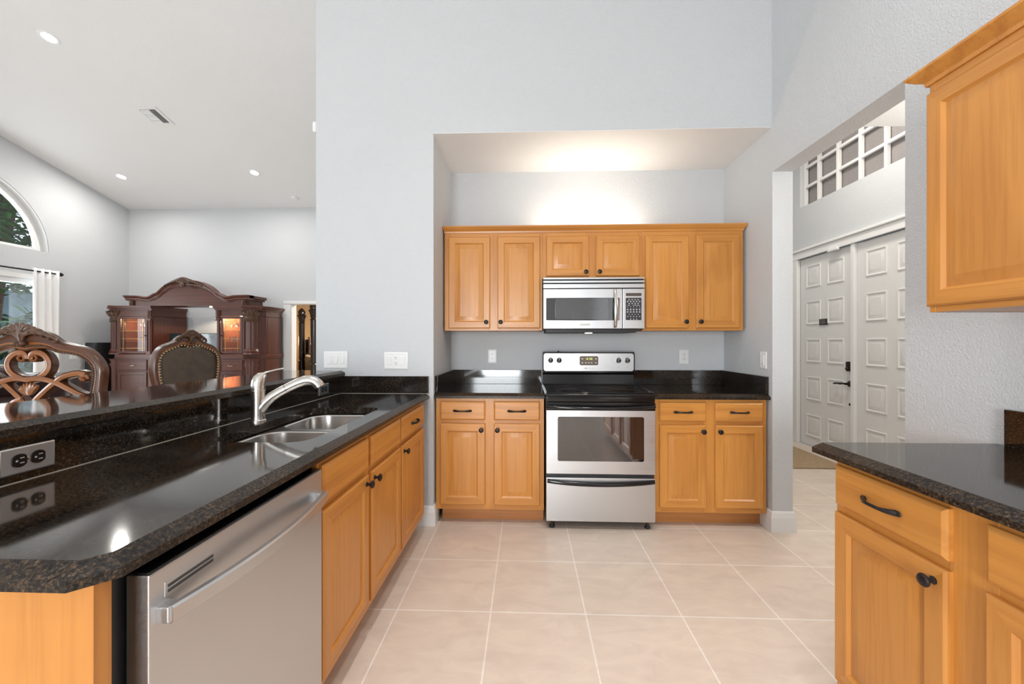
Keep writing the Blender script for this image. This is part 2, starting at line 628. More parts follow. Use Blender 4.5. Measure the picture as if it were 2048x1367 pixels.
mb = MB()
poly_hole(mb, rect(-8.27, 0, 1.784, 5.7), [rect(-1.5, 0.25, -0.15, 2.25), rect(-6.3, 0.02, -2.9, 2.4)], lambda p, t: (p[0], t, p[1]), -4.25, -4.4)
struct(mb.build('wall_rear', 'wall', smooth=0), 'pale grey wall behind the viewpoint with two windows', 'wall')


def zc(y):
    return 3.965 + 0.2445 * (7.87 - y)


mb = MB()
mb.prism([(8.05, zc(8.05)), (2.4, zc(2.4)), (-4.4, 3.2), (-4.4, 3.35), (2.4, zc(2.4) + 0.15), (8.05, zc(8.05) + 0.15)], 'x', -8.27, 1.784)
struct(mb.build('ceiling', 'ceil', smooth=0), 'white sloping vaulted ceiling', 'ceiling')

# foyer shell
mb = MB()
poly_hole(mb, rect(2.2, 0, 5.75, 4.3), [rect(3.43, 0.001, 5.21, 2.31), rect(3.2, 2.955, 5.179, 3.66)], lambda p, t: (t, p[0], p[1]), 3.45, 3.60)
struct(mb.build('wall_foyer', 'wall', smooth=0), 'pale grey wall around the white double front doors', 'wall')
mb = MB().box((1.784, 5.40, 0), (3.5, 5.55, 4.3))
mb.box((1.784, 0.2, 0), (3.6, 0.35, 2.9))
mb.box((3.45, 0.3, 0), (3.6, 2.3, 2.9))
mb.box((1.70, 3.6, 0), (1.784, 5.5, 4.3))
struct(mb.build('wall_entry', 'wall'), 'pale grey side walls of the entry hall', 'wall')
mb = MB().box((1.70, 0.2, 2.75), (3.6, 2.84, 4.35))
mb.box((1.70, 2.8, 4.2), (3.65, 5.6, 4.35))
struct(mb.build('ceiling_entry', 'ceil'), 'cream entry hall ceiling seen through the wide opening', 'ceiling')
light('entry_downlight', 'AREA', (2.6, 3.7, 3.95), 40, 0.5, color=(1.0, 0.94, 0.86))
light('hall_fill_light', 'POINT', (2.65, 2.05, 2.2), 32, 0.15, color=(1.0, 0.94, 0.86))  # unseen point light added to brighten the entry hall ceiling


def base_profile(h=0.135, d=0.016):
    return [(0, 0), (d, 0), (d, h - 0.045), (d - 0.003, h - 0.04), (d - 0.003, h - 0.03), (d - 0.006, h - 0.025), (d - 0.006, h - 0.012), (d - 0.011, h - 0.002), (0, h)]


def skirting(path):
    """mitred sweep of the baseboard profile; path = [(x, y, outward dx, dy)]"""
    mb = MB()
    mb.loft([[(x + dx * a, y + dy * a, b) for a, b in base_profile()] for x, y, dx, dy in path], True, True)
    return mb


struct(skirting([(-0.80, YF, 0, -1), (XL, YF, 1, -1), (XL, 2.866, 1, 0)]).build('baseboard_left', 'trim'),
       'white moulded baseboard between the sink cabinets and the range wall', 'baseboard')
struct(skirting([(XR, 2.866, -1, 0), (XR, 2.7485, -1, -1), (1.784, 2.7485, 1, -1), (1.784, 5.39, 1, 0)]).build('baseboard_right', 'trim'),
       'white moulded baseboard wrapped round the wall end beside the opening', 'baseboard')

# ---- arched window and sliding door
mb = MB()
loops = []
for rr, xx in ((1.132, -8.102), (1.132, -8.20), (1.08, -8.20), (1.08, -8.185), (1.02, -8.185), (1.02, -8.24), (1.132, -8.24)):
    loops.append([(xx, 5.364 + rr * cos(t), 2.785 + (0 if rr > 1.13 else 0) + rr * sin(t)) for t in [pi * i / 28 for i in range(29)]])
mb.loft(loops, False, False, closed=False)
mb.box((-8.235, 4.27, 2.787), (-8.190, 6.455, 2.84))
w1 = struct(mb.build('window_1', 'trim', smooth=40), 'white framed arched window above the sliding door', 'window')
mb = MB()
mb.prism([(5.364 + 1.03 * cos(t), 2.80 + 1.03 * sin(t)) for t in [pi * i / 28 for i in range(29)]], 'x', -8.215, -8.209)
mb.build('window_pane', 'glass', w1, smooth=0)
mb = MB()
for y0, y1 in ((4.22, 4.27), (5.33, 5.41), (6.45, 6.504)):
    mb.box((-8.24, y0, 0.02), (-8.14, y1, 2.30), 0.004)
mb.box((-8.24, 4.22, 2.22), (-8.13, 6.504, 2.30), 0.004)
mb.box((-8.24, 4.22, 0.02), (-8.14, 6.504, 0.08), 0.004)
mb.box((-8.10, 4.15, 2.30), (-8.085, 6.58, 2.375), 0.004)
w2 = struct(mb.build('window_2', 'trim'), 'white framed sliding glass door beside the white curtain', 'sliding door')
MB().box((-8.20, 4.27, 0.08), (-8.194, 6.45, 2.22)).build('window_pane', 'glass', w2, smooth=0)

# ---- transom window above the front doors
mb = MB()
Y0, Y1, Z0, Z1 = 3.2, 5.179, 2.955, 3.66
for yy in (Y1 - 0.02, 4.925, 4.628, 4.326, 4.024, 3.72, 3.42, 3.22):
    mb.box((3.49, yy - 0.016, Z0), (3.53, yy + 0.016, Z1), 0.003)
for zz in (Z0 + 0.004, 3.205, 3.45, Z1 - 0.01):
    mb.box((3.494, Y0, zz - 0.016), (3.526, Y1, zz + 0.016), 0.003)
w3 = struct(mb.build('window_3', 'trim'), 'white grid transom window high above the front doors', 'window')
MB().box((3.54, Y0, Z0), (3.55, Y1, Z1)).build('window_pane', 'screen', w3, smooth=0)

# ---- front doors (local x -> world -Y, facing -X)


def panel_door(name, loc, w, h, label):
    root = thing(name, label, 'door', loc, -pi / 2)
    root['kind'] = 'structure'
    mb = MB().box((0, 0.0, 0.005), (w, 0.045, h), 0.002)
    st = 0.105
    pw = (w - 3 * st) / 2
    zs = [(0.124, 0.398), (0.58, 0.872), (1.05, 1.342), (1.52, 1.815), (1.985, 2.262)]
    zs = [(a * h / 2.36, b * h / 2.36) for a, b in zs]
    for k in range(2):
        x0 = st + k * (pw + st)
        for a, b in zs:
            mb.rings(x0, a, x0 + pw, b, [(0.0, 0.001), (0.004, -0.009), (0.014, -0.009), (0.022, -0.0005), (0.032, -0.0005), (0.058, -0.010), (0.062, -0.010)])
    mb.build('door_slab', 'doorw', root)
    return root


d1 = panel_door('door_1', (3.47, 5.195, 0), 0.80, 2.30, 'left white panelled front door with black lever and lock')
d2 = panel_door('door_2', (3.47, 4.325, 0), 0.80, 2.30, 'right white panelled front door partly hidden by the wall end')
# hardware on the left door
mb = MB().box((0.745, -0.03, 0.955), (0.795, 0, 1.06), 0.01)
mb.lathe([(0.016, 0), (0.016, 0.006), (0.012, 0.012)], (0.77, -0.03, 0.985), 'y', 16)
mb.build('door_lock', 'bronze', d1)
mb = MB().lathe([(0.032, 0), (0.032, 0.006), (0.024, 0.014), (0.012, 0.018), (0.012, 0.045)], (0.77, 0, 0.82), 'y', 20)
mb.tube([(0.77, -0.045, 0.82), (0.73, -0.05, 0.822), (0.70, -0.05, 0.816), (0.66, -0.05, 0.817), (0.63, -0.048, 0.813), (0.60, -0.046, 0.808)], [0.011, 0.010, 0.012, 0.009, 0.011, 0.007], 10)
mb.build('door_handle', 'bronze', d1)
MB().lathe([(0.012, 0), (0.012, 0.008), (0.006, 0.01)], (0.775, 0, 0.60), 'y', 14).build('deadbolt', 'bronze', d1)
mb = MB().box((0.335, -0.014, 1.468), (0.46, 0, 1.54), 0.004)
pv = mb.build('peephole_viewer', 'blackm', d1)
MB().box((0.355, -0.016, 1.482), (0.44, -0.013, 1.527), 0.001).build('viewer_screen', 'display', pv)
# casing and astragal
mb = MB()
mb.box((3.425, 5.205, 0), (3.47, 5.30, 2.308), 0.004)
mb.box((3.425, 3.33, 2.31), (3.47, 5.30, 2.394), 0.004)
mb.box((3.405, 3.30, 2.395), (3.47, 5.33, 2.425), 0.008)
mb.box((3.44, 4.335, 0), (3.50, 4.385, 2.31), 0.008)
mb.box((3.425, 3.33, 0), (3.47, 3.52, 2.308), 0.004)
struct(mb.build('trim_1', 'trim'), 'white door casing around the double front doors', 'trim')
s = MB().box((3.40, 4.52, 2.285), (3.436, 4.66, 2.318), 0.006)
tag(s.build('door_sensor', 'plate'), 'small white contact sensor under the front door casing', 'sensor')

mb = MB()
mb.box((2.62, 4.11, 0.001), (3.22, 4.97, 0.014), 0.004)
tag(mb.build('doormat', 'mat'), 'tan doormat on the tiles in front of the white doors', 'doormat')

# ---- bedroom doorway casing and bedroom shell
mb = MB()
for a, b in (((-4.87, 7.845, 0), (-4.72, 7.88, 2.024)), ((-4.87, 7.845, 2.03), (-3.75, 7.88, 2.09)), ((-3.89, 7.845, 0), (-3.74, 7.88, 2.024))):
    mb.box(a, b, 0.006)
mb.box((-4.72, 7.86, 0), (-4.704, 8.02, 2.04))
mb.box((-4.72, 7.86, 2.025), (-3.88, 8.02, 2.04))
struct(mb.build('trim_2', 'trim'), 'white casing of the bedroom doorway', 'trim')
mb = MB().box((-7.3, 12.0, 0), (-2.0, 12.15, 2.9))
mb.box((-7.45, 8.0, 0), (-7.3, 12.1, 2.9))
mb.box((-2.0, 8.0, 0), (-1.85, 12.1, 2.9))
mb.box((-7.4, 8.0, 2.8), (-1.9, 12.1, 2.95))
struct(mb.build('wall_bedroom', 'bedwall'), 'warm tan bedroom walls through the doorway', 'wall')


# ---------------------------------------------------------------- cabinet hardware and fronts (local frame: x right, z up, front towards -y)
def knob(parent, x, y, z, name='knob'):
    mb = MB().lathe([(0.010, 0), (0.010, 0.003), (0.006, 0.006), (0.0055, 0.014), (0.012, 0.018), (0.0165, 0.023), (0.0165, 0.026), (0.013, 0.030), (0.006, 0.0315), (0.0035, 0.033)], (x, y, z), 'y', 20)
    return mb.build(name, 'bronze', parent)


def pull(parent, x, y, z):
    mb = MB()
    pts, rad = [], []
    for i in range(17):
        u = -1 + i / 8
        pts.append((x + 0.054 * u, y - 0.004 - 0.024 * (1 - abs(u) ** 3.2), z))
        rad.append(0.0042 + 0.0030 * max(0, abs(u) - 0.45) / 0.55)
    mb.tube(pts, rad, 10, flat=(1.25, 0.9))
    for sx in (-1, 1):
        mb.ball((x + 0.056 * sx, y - 0.004, z), (0.011, 0.005, 0.0085), 12, 6)
    return mb.build('handle', 'bronze', parent)


def cab_door(parent, x0, z0, x1, z1, y=0.0, frame=0.052, kn=None):
    mb = MB()
    f = frame
    mb.rings(x0, z0, x1, z1, [(0, y), (0, y - 0.014), (0.003, y - 0.018), (0.006, y - 0.020), (f, y - 0.020), (f + 0.003, y - 0.017), (f + 0.009, y - 0.011),
                              (f + 0.014, y - 0.011), (f + 0.042, y - 0.0175), (f + 0.044, y - 0.0175)], 0, 1)
    d = mb.build('door', ['oak_v', 'oak_h'], parent, smooth=25)
    if kn:
        knob(d, kn[0], y - 0.020, kn[1])
    return d


def cab_drawer(parent, x0, z0, x1, z1, y=0.0, handle=True):
    mb = MB().rings(x0, z0, x1, z1, [(0, y), (0, y - 0.012), (0.004, y - 0.016), (0.010, y - 0.020), (0.012, y - 0.020)])
    d = mb.build('drawer' if handle else 'drawer_front', 'oak_h', parent, smooth=25)
    if handle:
        pull(d, (x0 + x1) / 2, y - 0.020, (z0 + z1) / 2)
    return d


def carcass(parent, w, h, d, stiles, rails, kick=0.10, top=True, name='frame'):
    """face frame with the box behind it; stiles = [(x0, x1)], rails = [(z0, z1)]"""
    mb = MB()
    for a, b in stiles:
        mb.box((a, 0, kick), (b, 0.019, h), 0.001, 0, 1)
    for a, b in rails:
        for (p, q), (r, t) in zip(stiles[:-1], stiles[1:]):
            mb.box((q, 0.0005, a), (r, 0.019, b), 0.0, 1)
    mb.box((0.002, 0.019, kick), (w - 0.002, d, kick + 0.018), 0, 0)
    hs_ = h if top else 0.66
    mb.box((0, 0.019, kick), (0.014, d, hs_), 0, 0)
    mb.box((w - 0.014, 0.019, kick), (w, d, hs_), 0, 0)
    mb.box((0.015, d - 0.012, kick + 0.019), (w - 0.015, d - 0.001, hs_), 0, 0)
    if top:
        mb.box((0.002, 0.022, h - 0.016), (w - 0.002, d - 0.02, h), 0, 0)
    o = mb.build(name, ['oak_v', 'oak_h'], parent)
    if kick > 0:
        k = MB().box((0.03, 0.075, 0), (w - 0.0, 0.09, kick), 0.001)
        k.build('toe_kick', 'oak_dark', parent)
    return o


def base_cabinet(label, loc, rz=0):
    root = thing('base_cabinet', label, 'cabinet', loc, rz, 'base cabinets beside the range')
    w, h = 0.757, 0.879
    carcass(root, w, h, 0.60, [(0, 0.045), (0.335, 0.42), (0.715, w)], [(0.10, 0.150), (0.690, 0.740), (0.845, h)])
    for a, b, kx in ((0.032, 0.348, 0.322), (0.408, 0.728, 0.434)):
        cab_drawer(root, a, 0.727, b, 0.857)
        cab_door(root, a, 0.137, b, 0.702, kn=(kx, 0.661))
    return root


base_cabinet('oak base cabinet with two drawers and two doors left of the range', (XL + 0.010, 2.79, 0))
base_cabinet('oak base cabinet with two drawers and two doors right of the range', (0.878, 2.79, 0))

# ---- wall cabinets over the range (face plane Y = 3.075)


def wall_cabinet(label, x, w, z0, z1, doors, loc=None, rz=0, d=0.333, group='wall cabinets over the range', kz=None, stile=None):
    root = thing('wall_cabinet', label, 'cabinet', loc or (x, 3.075, z0), rz, group)
    h = z1 - z0
    st = [(0, doors[0][0] + 0.013)]
    for p, q in zip(doors[:-1], doors[1:]):
        st.append((p[1] - 0.013, q[0] + 0.013))
    st.append((doors[-1][1] - 0.013, w))
    carcass(root, w, h, d, st, [(0, 0.032), (h - 0.045, h)], 0.0)
    for k, (a, b) in enumerate(doors):
        kx = b - 0.027 if k % 2 == 0 else a + 0.025
        cab_door(root, a, 0.018, b, (2.076 - z0), kn=(kx, 0.065 if h > 0.5 else 0.048), frame=0.048)
    return root


UT = 2.112
wall_cabinet('tall oak wall cabinet with two doors left of the microwave', -0.634, 0.754, 1.357, UT, [(0.034, 0.354), (0.412, 0.738)])
wall_cabinet('short oak wall cabinet with two doors above the microwave', 0.120, 0.758, 1.752, UT, [(0.029, 0.356), (0.407, 0.738)])
wall_cabinet('tall oak wall cabinet with two doors right of the microwave', 0.878, 0.752, 1.357, UT, [(0.021, 0.345), (0.401, 0.722)])


def crown_profile():   # (outward, up)
    return [(0.0, 0.0), (0.006, 0.0), (0.008, 0.012), (0.013, 0.018), (0.020, 0.022), (0.030, 0.033), (0.036, 0.040), (0.036, 0.048), (0.0, 0.048)]


def crown(name, label, corners, z, group=None):
    """corners: list of (x, y, outward normal dx, dy) mitred points"""
    mb = MB()
    pr = crown_profile()
    loops = []
    for x, y, dx, dy in corners:
        loops.append([(x + dx * a, y + dy * a, z + b) for a, b in pr])
    mb.loft(loops, True, True)
    return tag(mb.build(name, 'oak_h', smooth=30), label, 'crown moulding', group)


crown('crown_moulding', 'long oak crown moulding along the top of the range wall cabinets',
      [(-0.634, 3.40, -0.3, 0), (-0.634, 3.075, -0.3, -1), (1.630, 3.075, 0.55, -1), (1.630, 3.40, 0.55, 0)], UT - 0.004)

# strip lamp lying on top of the wall cabinets, lights the alcove above them
root = thing('strip_lamp', 'warm strip lamp hidden behind the crown moulding above the microwave', 'lamp', (0.52, 3.25, UT))
box((-0.42, -0.03, 0.0), (0.42, 0.03, 0.022), 0.004).build('base', 'plate', root)
MB().tube([(-0.40, 0, 0.036), (0.40, 0, 0.036)], 0.013, 12).build('tube', 'strip', root)
light('strip_lamp_light', 'AREA', (0.52, 3.25, UT + 0.055), 4.5, 0.8, 0.03, (pi, 0, 0), (1.0, 0.90, 0.76))


# ---------------------------------------------------------------- countertops
def offset_poly(pts, offs):
    """move each edge i (pts[i] -> pts[i+1]) of a counter-clockwise polygon inwards by offs[i]"""
    k = len(pts)
    out = []
    for i in range(k):
        p0, p1, p2 = Vector(pts[i - 1]), Vector(pts[i]), Vector(pts[(i + 1) % k])
        d0, d1 = (p1 - p0).normalized(), (p2 - p1).normalized()
        n0, n1 = Vector((-d0.y, d0.x)), Vector((-d1.y, d1.x))
        a, b = p1 + n0 * offs[i - 1], p1 + n1 * offs[i]
        den = d0.x * d1.y - d0.y * d1.x
        if abs(den) < 1e-6:
            out.append(tuple(b))
            continue
        t = ((b.x - a.x) * d1.y - (b.y - a.y) * d1.x) / den
        out.append(tuple(a + d0 * t))
    return out


def slab(mb, pts, z0, z1, offs, drop=0.018, hole=None, hole_z=None):
    top = offset_poly(pts, offs)
    k = len(pts)
    dz = [0.0 if (offs[i] == 0 and offs[i - 1] == 0) else drop for i in range(k)]
    vs = [(x, y, z0) for x, y in pts] + [(x, y, z1 - d) for (x, y), d in zip(pts, dz)] + [(x, y, z1) for x, y in top]
    fs = []
    for L in (0, k):
        fs += [(L + i, L + (i + 1) % k, L + k + (i + 1) % k, L + k + i) for i in range(k)]
    mb.add(vs, fs, 1)
    for loop, z in ((top, z1), (pts, z0)):
        bm = bmesh.new()
        for lp in [loop] + ([hole] if hole else []):
            w = [bm.verts.new((p[0], p[1], z)) for p in lp]
            for i in range(len(w)):
                bm.edges.new((w[i], w[(i + 1) % len(w)]))
        bmesh.ops.triangle_fill(bm, edges=list(bm.edges), use_beauty=True)
        bm.verts.index_update()
        mb.add([tuple(w.co) for w in bm.verts], [tuple(w.index for w in f.verts) for f in bm.faces])
        bm.free()
    if hole:
        n = len(hole)
        mb.add([(x, y, z0) for x, y in hole] + [(x, y, z1) for x, y in hole], [(i, (i + 1) % n, n + (i + 1) % n, n + i) for i in range(n)])
    return mb


ZC0, ZC1 = 0.879, 0.914
BV = 0.030
YCF = 2.762
root = thing('countertop', 'black granite countertop on the base cabinet left of the range', 'countertop', (0, 0, 0))
mb = slab(MB(), [(XL + 0.003, YCF), (0.126, YCF), (0.126, YB - 0.002), (XL + 0.003, YB - 0.002)], ZC0, ZC1, [BV, 0, 0, 0])
mb.build('slab', ['granite', 'granite_edge'], root, smooth=20)
mb = MB().box((XL + 0.003, YB - 0.022, ZC1), (0.126, YB - 0.002, 1.034), 0.002).box((XL + 0.003, 2.785, ZC1), (XL + 0.023, YB - 0.022, 1.034), 0.002)
mb.build('backsplash', 'granite', root)
root = thing('countertop', 'black granite countertop on the base cabinet right of the range', 'countertop', (0, 0, 0))
mb = slab(MB(), [(0.874, YCF), (XR - 0.003, YCF), (XR - 0.003, YB - 0.002), (0.874, YB - 0.002)], ZC0, ZC1, [BV, 0, 0, 0])
mb.build('slab', ['granite', 'granite_edge'], root, smooth=20)
mb = MB().box((0.874, YB - 0.022, ZC1), (XR - 0.003, YB - 0.002, 1.034), 0.002).box((XR - 0.023, 2.785, ZC1), (XR - 0.003, YB - 0.022, 1.034), 0.002)
mb.build('backsplash', 'granite', root)

# peninsula counter with the sink cutout
XCF = -0.672


def round_rect(x0, y0, x1, y1, r, seg=8):
    rr = r if isinstance(r, (list, tuple)) else [r] * 4
    out = []
    for (cx, cy, a), q in zip(((x1, y0, -90), (x1, y1, 0), (x0, y1, 90), (x0, y0, 180)), rr):
        ox, oy = (cx - q if cx == x1 else cx + q), (cy + q if cy == y0 else cy - q)
        for i in range(seg + 1):
            t = radians(a + 90 * i / seg)
            out.append((ox + q * cos(t), oy + q * sin(t)))
    return out


SINK = (-1.155, 1.385, -0.785, 2.155)
hole = round_rect(*SINK, 0.085)
root = thing('peninsula_countertop', 'long black granite countertop holding the double bowl sink', 'countertop', (0, 0, 0))
c = 0.045
pts = [(-1.29, 0.597), (XCF - c, 0.597), (XCF, 0.597 + c), (XCF, YF - 0.003), (-1.29, YF - 0.003)]
mb = slab(MB(), pts, ZC0, ZC1, [BV, BV, BV, 0, 0], hole=hole)
mb.build('slab', ['granite', 'granite_edge'], root, smooth=20)
mb = MB().box((-1.31, 0.60, ZC1), (-1.29, YF - 0.002, 1.0345), 0.001)
mb.build('riser', 'granite', root)
mb = MB().box((-1.29, YF - 0.022, ZC1), (-0.676, YF - 0.002, 1.0335), 0.002)
mb.build('backsplash', 'granite', root)

mb = MB().box((-1.2905, 0.60, ZC1 - 0.001), (-1.2885, YF - 0.022, ZC1 + 0.002)).box((-1.2885, YF - 0.0235, ZC1 - 0.001), (-0.676, YF - 0.0215, ZC1 + 0.002))
mb.build('caulk_line', 'caulk', root)

# half wall carrying the raised bar
mb = MB().box((-1.45, 0.60, 0), (-1.31, YF - 0.002, 1.0345))
struct(mb.build('wall_peninsula', 'wall'), 'low wall under the raised granite bar', 'wall')
mb = slab(MB(), [(-1.72, 0.50), (-1.268, 0.50), (-1.268, YF - 0.003), (-1.477, YF - 0.003), (-1.477, 2.80), (-1.72, 2.80)], 1.035, 1.070, [0.02, 0.024, 0, 0, 0.02, 0.02], 0.014)
tag(mb.build('bar_top', ['granite', 'granite_edge'], smooth=20), 'raised black granite bar ledge behind the sink', 'bar top')

# sink
root = thing('sink', 'stainless steel double bowl sink set under the granite', 'sink', (0, 0, 0))


def bowl(x0, y0, x1, y1, name, rnd):
    mb = MB()
    zs = [(0.0, 0.872, rnd), (0.004, 0.868, rnd), (0.010, 0.80, rnd), (0.018, 0.72, rnd - 0.005), (0.034, 0.694, rnd - 0.01), (0.06, 0.684, rnd - 0.015)]
    loops = []
    for ins, z, r in zs:
        loops.append([(x, y, z) for x, y in round_rect(x0 + ins, y0 + ins, x1 - ins, y1 - ins, max(0.02, r), 8)])
    mb.loft(loops, False, True)
    b = mb.build(name, 'steel_sink', root, recalc=False)
    cx, cy = (x0 + x1) / 2, (y0 + y1) / 2
    MB().lathe([(0.055, 0.684), (0.055, 0.687), (0.045, 0.688), (0.04, 0.6855), (0.012, 0.685)], (cx, cy, 0), 'z', 24).build('drain', 'chrome', b)
    return b


bowl(-1.145, 1.405, -0.800, 1.745, 'bowl', 0.09)
bowl(-1.145, 1.785, -0.800, 2.140, 'bowl', 0.09)
mb = MB()
inner = [round_rect(-1.145, 1.405, -0.800, 1.745, 0.09), round_rect(-1.145, 1.785, -0.800, 2.140, 0.09)]
outer = round_rect(SINK[0] - 0.02, SINK[1] - 0.02, SINK[2] + 0.02, SINK[3] + 0.02, 0.1)
poly_hole(mb, outer, inner, lambda p, t: (p[0], p[1], t), 0.872, 0.8745)
mb.build('rim', 'steel_sink', root)

# faucet
root = thing('faucet', 'brushed nickel single lever pull-out faucet behind the sink', 'faucet', (-1.205, 1.755, ZC1), 0.32)
mb = MB().lathe([(0.033, 0), (0.033, 0.006), (0.0285, 0.010), (0.0265, 0.03), (0.0265, 0.10), (0.0285, 0.138), (0.0275, 0.140)], seg=28)
mb.build('body', 'nickel', root)
mb = MB()
mb.tube([(0.0, 0, 0.035), (0.012, 0, 0.060), (0.030, 0, 0.085), (0.055, 0, 0.108), (0.085, 0, 0.128), (0.112, 0, 0.143)], [0.020, 0.0245, 0.0235, 0.022, 0.021, 0.0205], 18)
mb.build('spout', 'nickel', root)
mb = MB()
mb.tube([(0.114, 0, 0.144), (0.135, 0, 0.155), (0.160, 0, 0.167), (0.188, 0, 0.177), (0.212, 0, 0.179), (0.232, 0, 0.172), (0.246, 0, 0.158), (0.252, 0, 0.147)],
        [0.0205, 0.0212, 0.022, 0.0225, 0.023, 0.024, 0.025, 0.024], 18)
h = mb.build('spray_head', 'nickel', root)
mb = MB()
mb.loft([[(0.0285 * cos(2 * pi * i / 24) * s + dx, 0.0285 * sin(2 * pi * i / 24) * s, z + tz * cos(2 * pi * i / 24)) for i in range(24)]
         for s, dx, z, tz in ((1.0, 0, 0.141, 0), (1.0, 0.0, 0.160, 0), (0.98, 0.002, 0.178, -0.004), (0.86, 0.008, 0.194, -0.009), (0.6, 0.017, 0.207, -0.010), (0.3, 0.025, 0.213, -0.006))])
mb.tube([(0.008, 0, 0.203), (0.030, 0, 0.217), (0.055, 0, 0.225), (0.080, 0, 0.231), (0.104, 0, 0.235)], [0.010, 0.0085, 0.0075, 0.0075, 0.006], 12, flat=(0.6, 1.35))
mb.build('lever_handle', 'nickel', root)

# ---------------------------------------------------------------- peninsula cabinets (local x -> world +Y, facing +X)
XPF = -0.695
root = thing('sink_cabinet', 'oak sink cabinet with two doors and false drawer fronts beside the dishwasher', 'cabinet', (XPF, 1.305, 0), pi / 2)
carcass(root, 0.838, 0.879, 0.58, [(0, 0.03), (0.375, 0.435), (0.812, 0.838)], [(0.10, 0.150), (0.690, 0.740), (0.845, 0.879)], top=False)
cab_drawer(root, 0.008, 0.727, 0.392, 0.857, handle=False)
cab_drawer(root, 0.425, 0.727, 0.828, 0.857, handle=False)
cab_door(root, 0.008, 0.137, 0.392, 0.702, kn=(0.365, 0.668))
cab_door(root, 0.425, 0.137, 0.828, 0.702, kn=(0.453, 0.668))
root = thing('drawer_cabinet', 'narrow oak cabinet with one drawer and one door beside the sink cabinet', 'cabinet', (XPF, 2.143, 0), pi / 2)
carcass(root, 0.50, 0.879, 0.58, [(0, 0.03), (0.465, 0.50)], [(0.10, 0.150), (0.690, 0.740), (0.845, 0.879)], top=False)
cab_drawer(root, 0.016, 0.727, 0.478, 0.857)
cab_door(root, 0.016, 0.137, 0.478, 0.702, kn=(0.045, 0.668))
mb = MB().prism([(-1.285, 0.618), (XPF, 0.618), (XPF, 0.646), (XPF - 0.02, 0.646), (XPF - 0.02, 0.640), (-1.285, 0.640)], 'z', 0.0, 0.879)
tag(mb.build('end_panel', 'oak_v'), 'plain oak end panel under the near end of the sink countertop', 'cabinet panel')

# dishwasher
root = thing('dishwasher', 'stainless dishwasher with curved bar handle under the sink countertop', 'dishwasher', (XPF, 0.690, 0), pi / 2)
mb = MB().box((-0.02, 0.03, 0.10), (0.606, 0.56, 0.862), 0.003)
mb.box((0.02, 0.06, 0.0), (0.585, 0.10, 0.10))
mb.build('tub', 'blackm', root)
mb = MB()
W = 0.605
mb.box((0.0, -0.022, 0.12), (W, 0.022, 0.853), 0.004)
dd = mb.build('door', 'steel', root)
MB().box((0.004, -0.016, 0.8525), (W - 0.004, 0.024, 0.8555), 0.001).build('top_edge', 'black', dd)
mb = MB()
vp = [(0.03, 0.824), (0.155, 0.824), (0.155, 0.792), (0.03, 0.792)]
mb.box((0.030, -0.0235, 0.795), (0.150, -0.021, 0.822), 0.001)
for z in (0.801, 0.8105):
    mb.box((0.036, -0.0243, z), (0.144, -0.0225, z + 0.0055), 0, 1)
mb.build('vent', ['steel', 'slot'], dd)
mb = MB()
loops = []
for i in range(25):
    u = -1 + i / 12
    x = W / 2 + 0.285 * u
    y = -0.022 - 0.020 - 0.034 * (1 - u * u)
    hz, ty = 0.0165, 0.009
    zc_ = 0.772
    loops.append([(x, y - ty, zc_ - hz + 0.004), (x, y - ty, zc_ + hz - 0.004), (x, y - ty + 0.004, zc_ + hz), (x, y + ty, zc_ + hz - 0.002), (x, y + ty, zc_ - hz + 0.002), (x, y - ty + 0.004, zc_ - hz)])
mb.loft(loops)
for sx in (-1, 1):
    x = W / 2 + 0.275 * sx
    mb.box((x - 0.014, -0.045, 0.757), (x + 0.014, -0.020, 0.787), 0.003)
mb.build('handle', 'steel', dd, smooth=30)

# ---------------------------------------------------------------- right foreground cabinets (local x -> world -Y, facing -X)
root = thing('counter_cabinet', 'oak base cabinet with drawers and doors under the near granite counter', 'cabinet', (1.055, 1.400, 0), -pi / 2)
carcass(root, 1.42, 0.879, 0.585, [(0, 0.03), (0.362, 0.468), (0.80, 0.89), (1.39, 1.42)], [(0.10, 0.150), (0.690, 0.740), (0.845, 0.879)])
for a, b, kx in ((0.012, 0.372, 0.343), (0.455, 0.815, 0.786), (0.90, 1.40, 0.93)):
    cab_drawer(root, a, 0.727, b, 0.857)
    cab_door(root, a, 0.137, b, 0.702, kn=(kx, 0.664))
root = thing('counter_slab', 'black granite counter in the near right corner', 'countertop', (0, 0, 0))
c = 0.022
mb = slab(MB(), [(1.018, -0.10), (XR - 0.003, -0.10), (XR - 0.003, 1.488), (1.018 + c, 1.488), (1.018, 1.488 - c)], ZC0, ZC1, [0, 0, 0.026, 0.028, 0.030])
mb.build('slab', ['granite', 'granite_edge'], root, smooth=20)
mb = MB().box((XR - 0.023, -0.10, ZC1), (XR - 0.003, 1.425, 1.040), 0.002)
mb.build('backsplash', 'granite', root)
wall_cabinet('large oak wall cabinet in the upper right corner of the view', 0, 1.30, 1.367, UT, [(0.006, 0.60), (0.66, 1.27)],
             loc=(1.322, 1.362, 1.367), rz=-pi / 2, d=0.325, group='wall cabinet over the near counter')
crown('crown_moulding', 'oak crown moulding on the upper right wall cabinet',
      [(1.645, 1.362, 0, 1.2), (1.322, 1.362, -1.2, 1.2), (1.322, 0.062, -1.2, -1.2), (1.645, 0.062, 0, -1.2)], UT - 0.004)

# ---------------------------------------------------------------- range
root = thing('range', 'stainless and black electric range between the two base cabinets', 'range', (0.500, 2.72, 0))
RW = 0.368
mb = MB().box((-RW, 0.030, 0.055), (RW, 0.66, 0.90), 0.003)
mb.build('body', 'blackm', root)
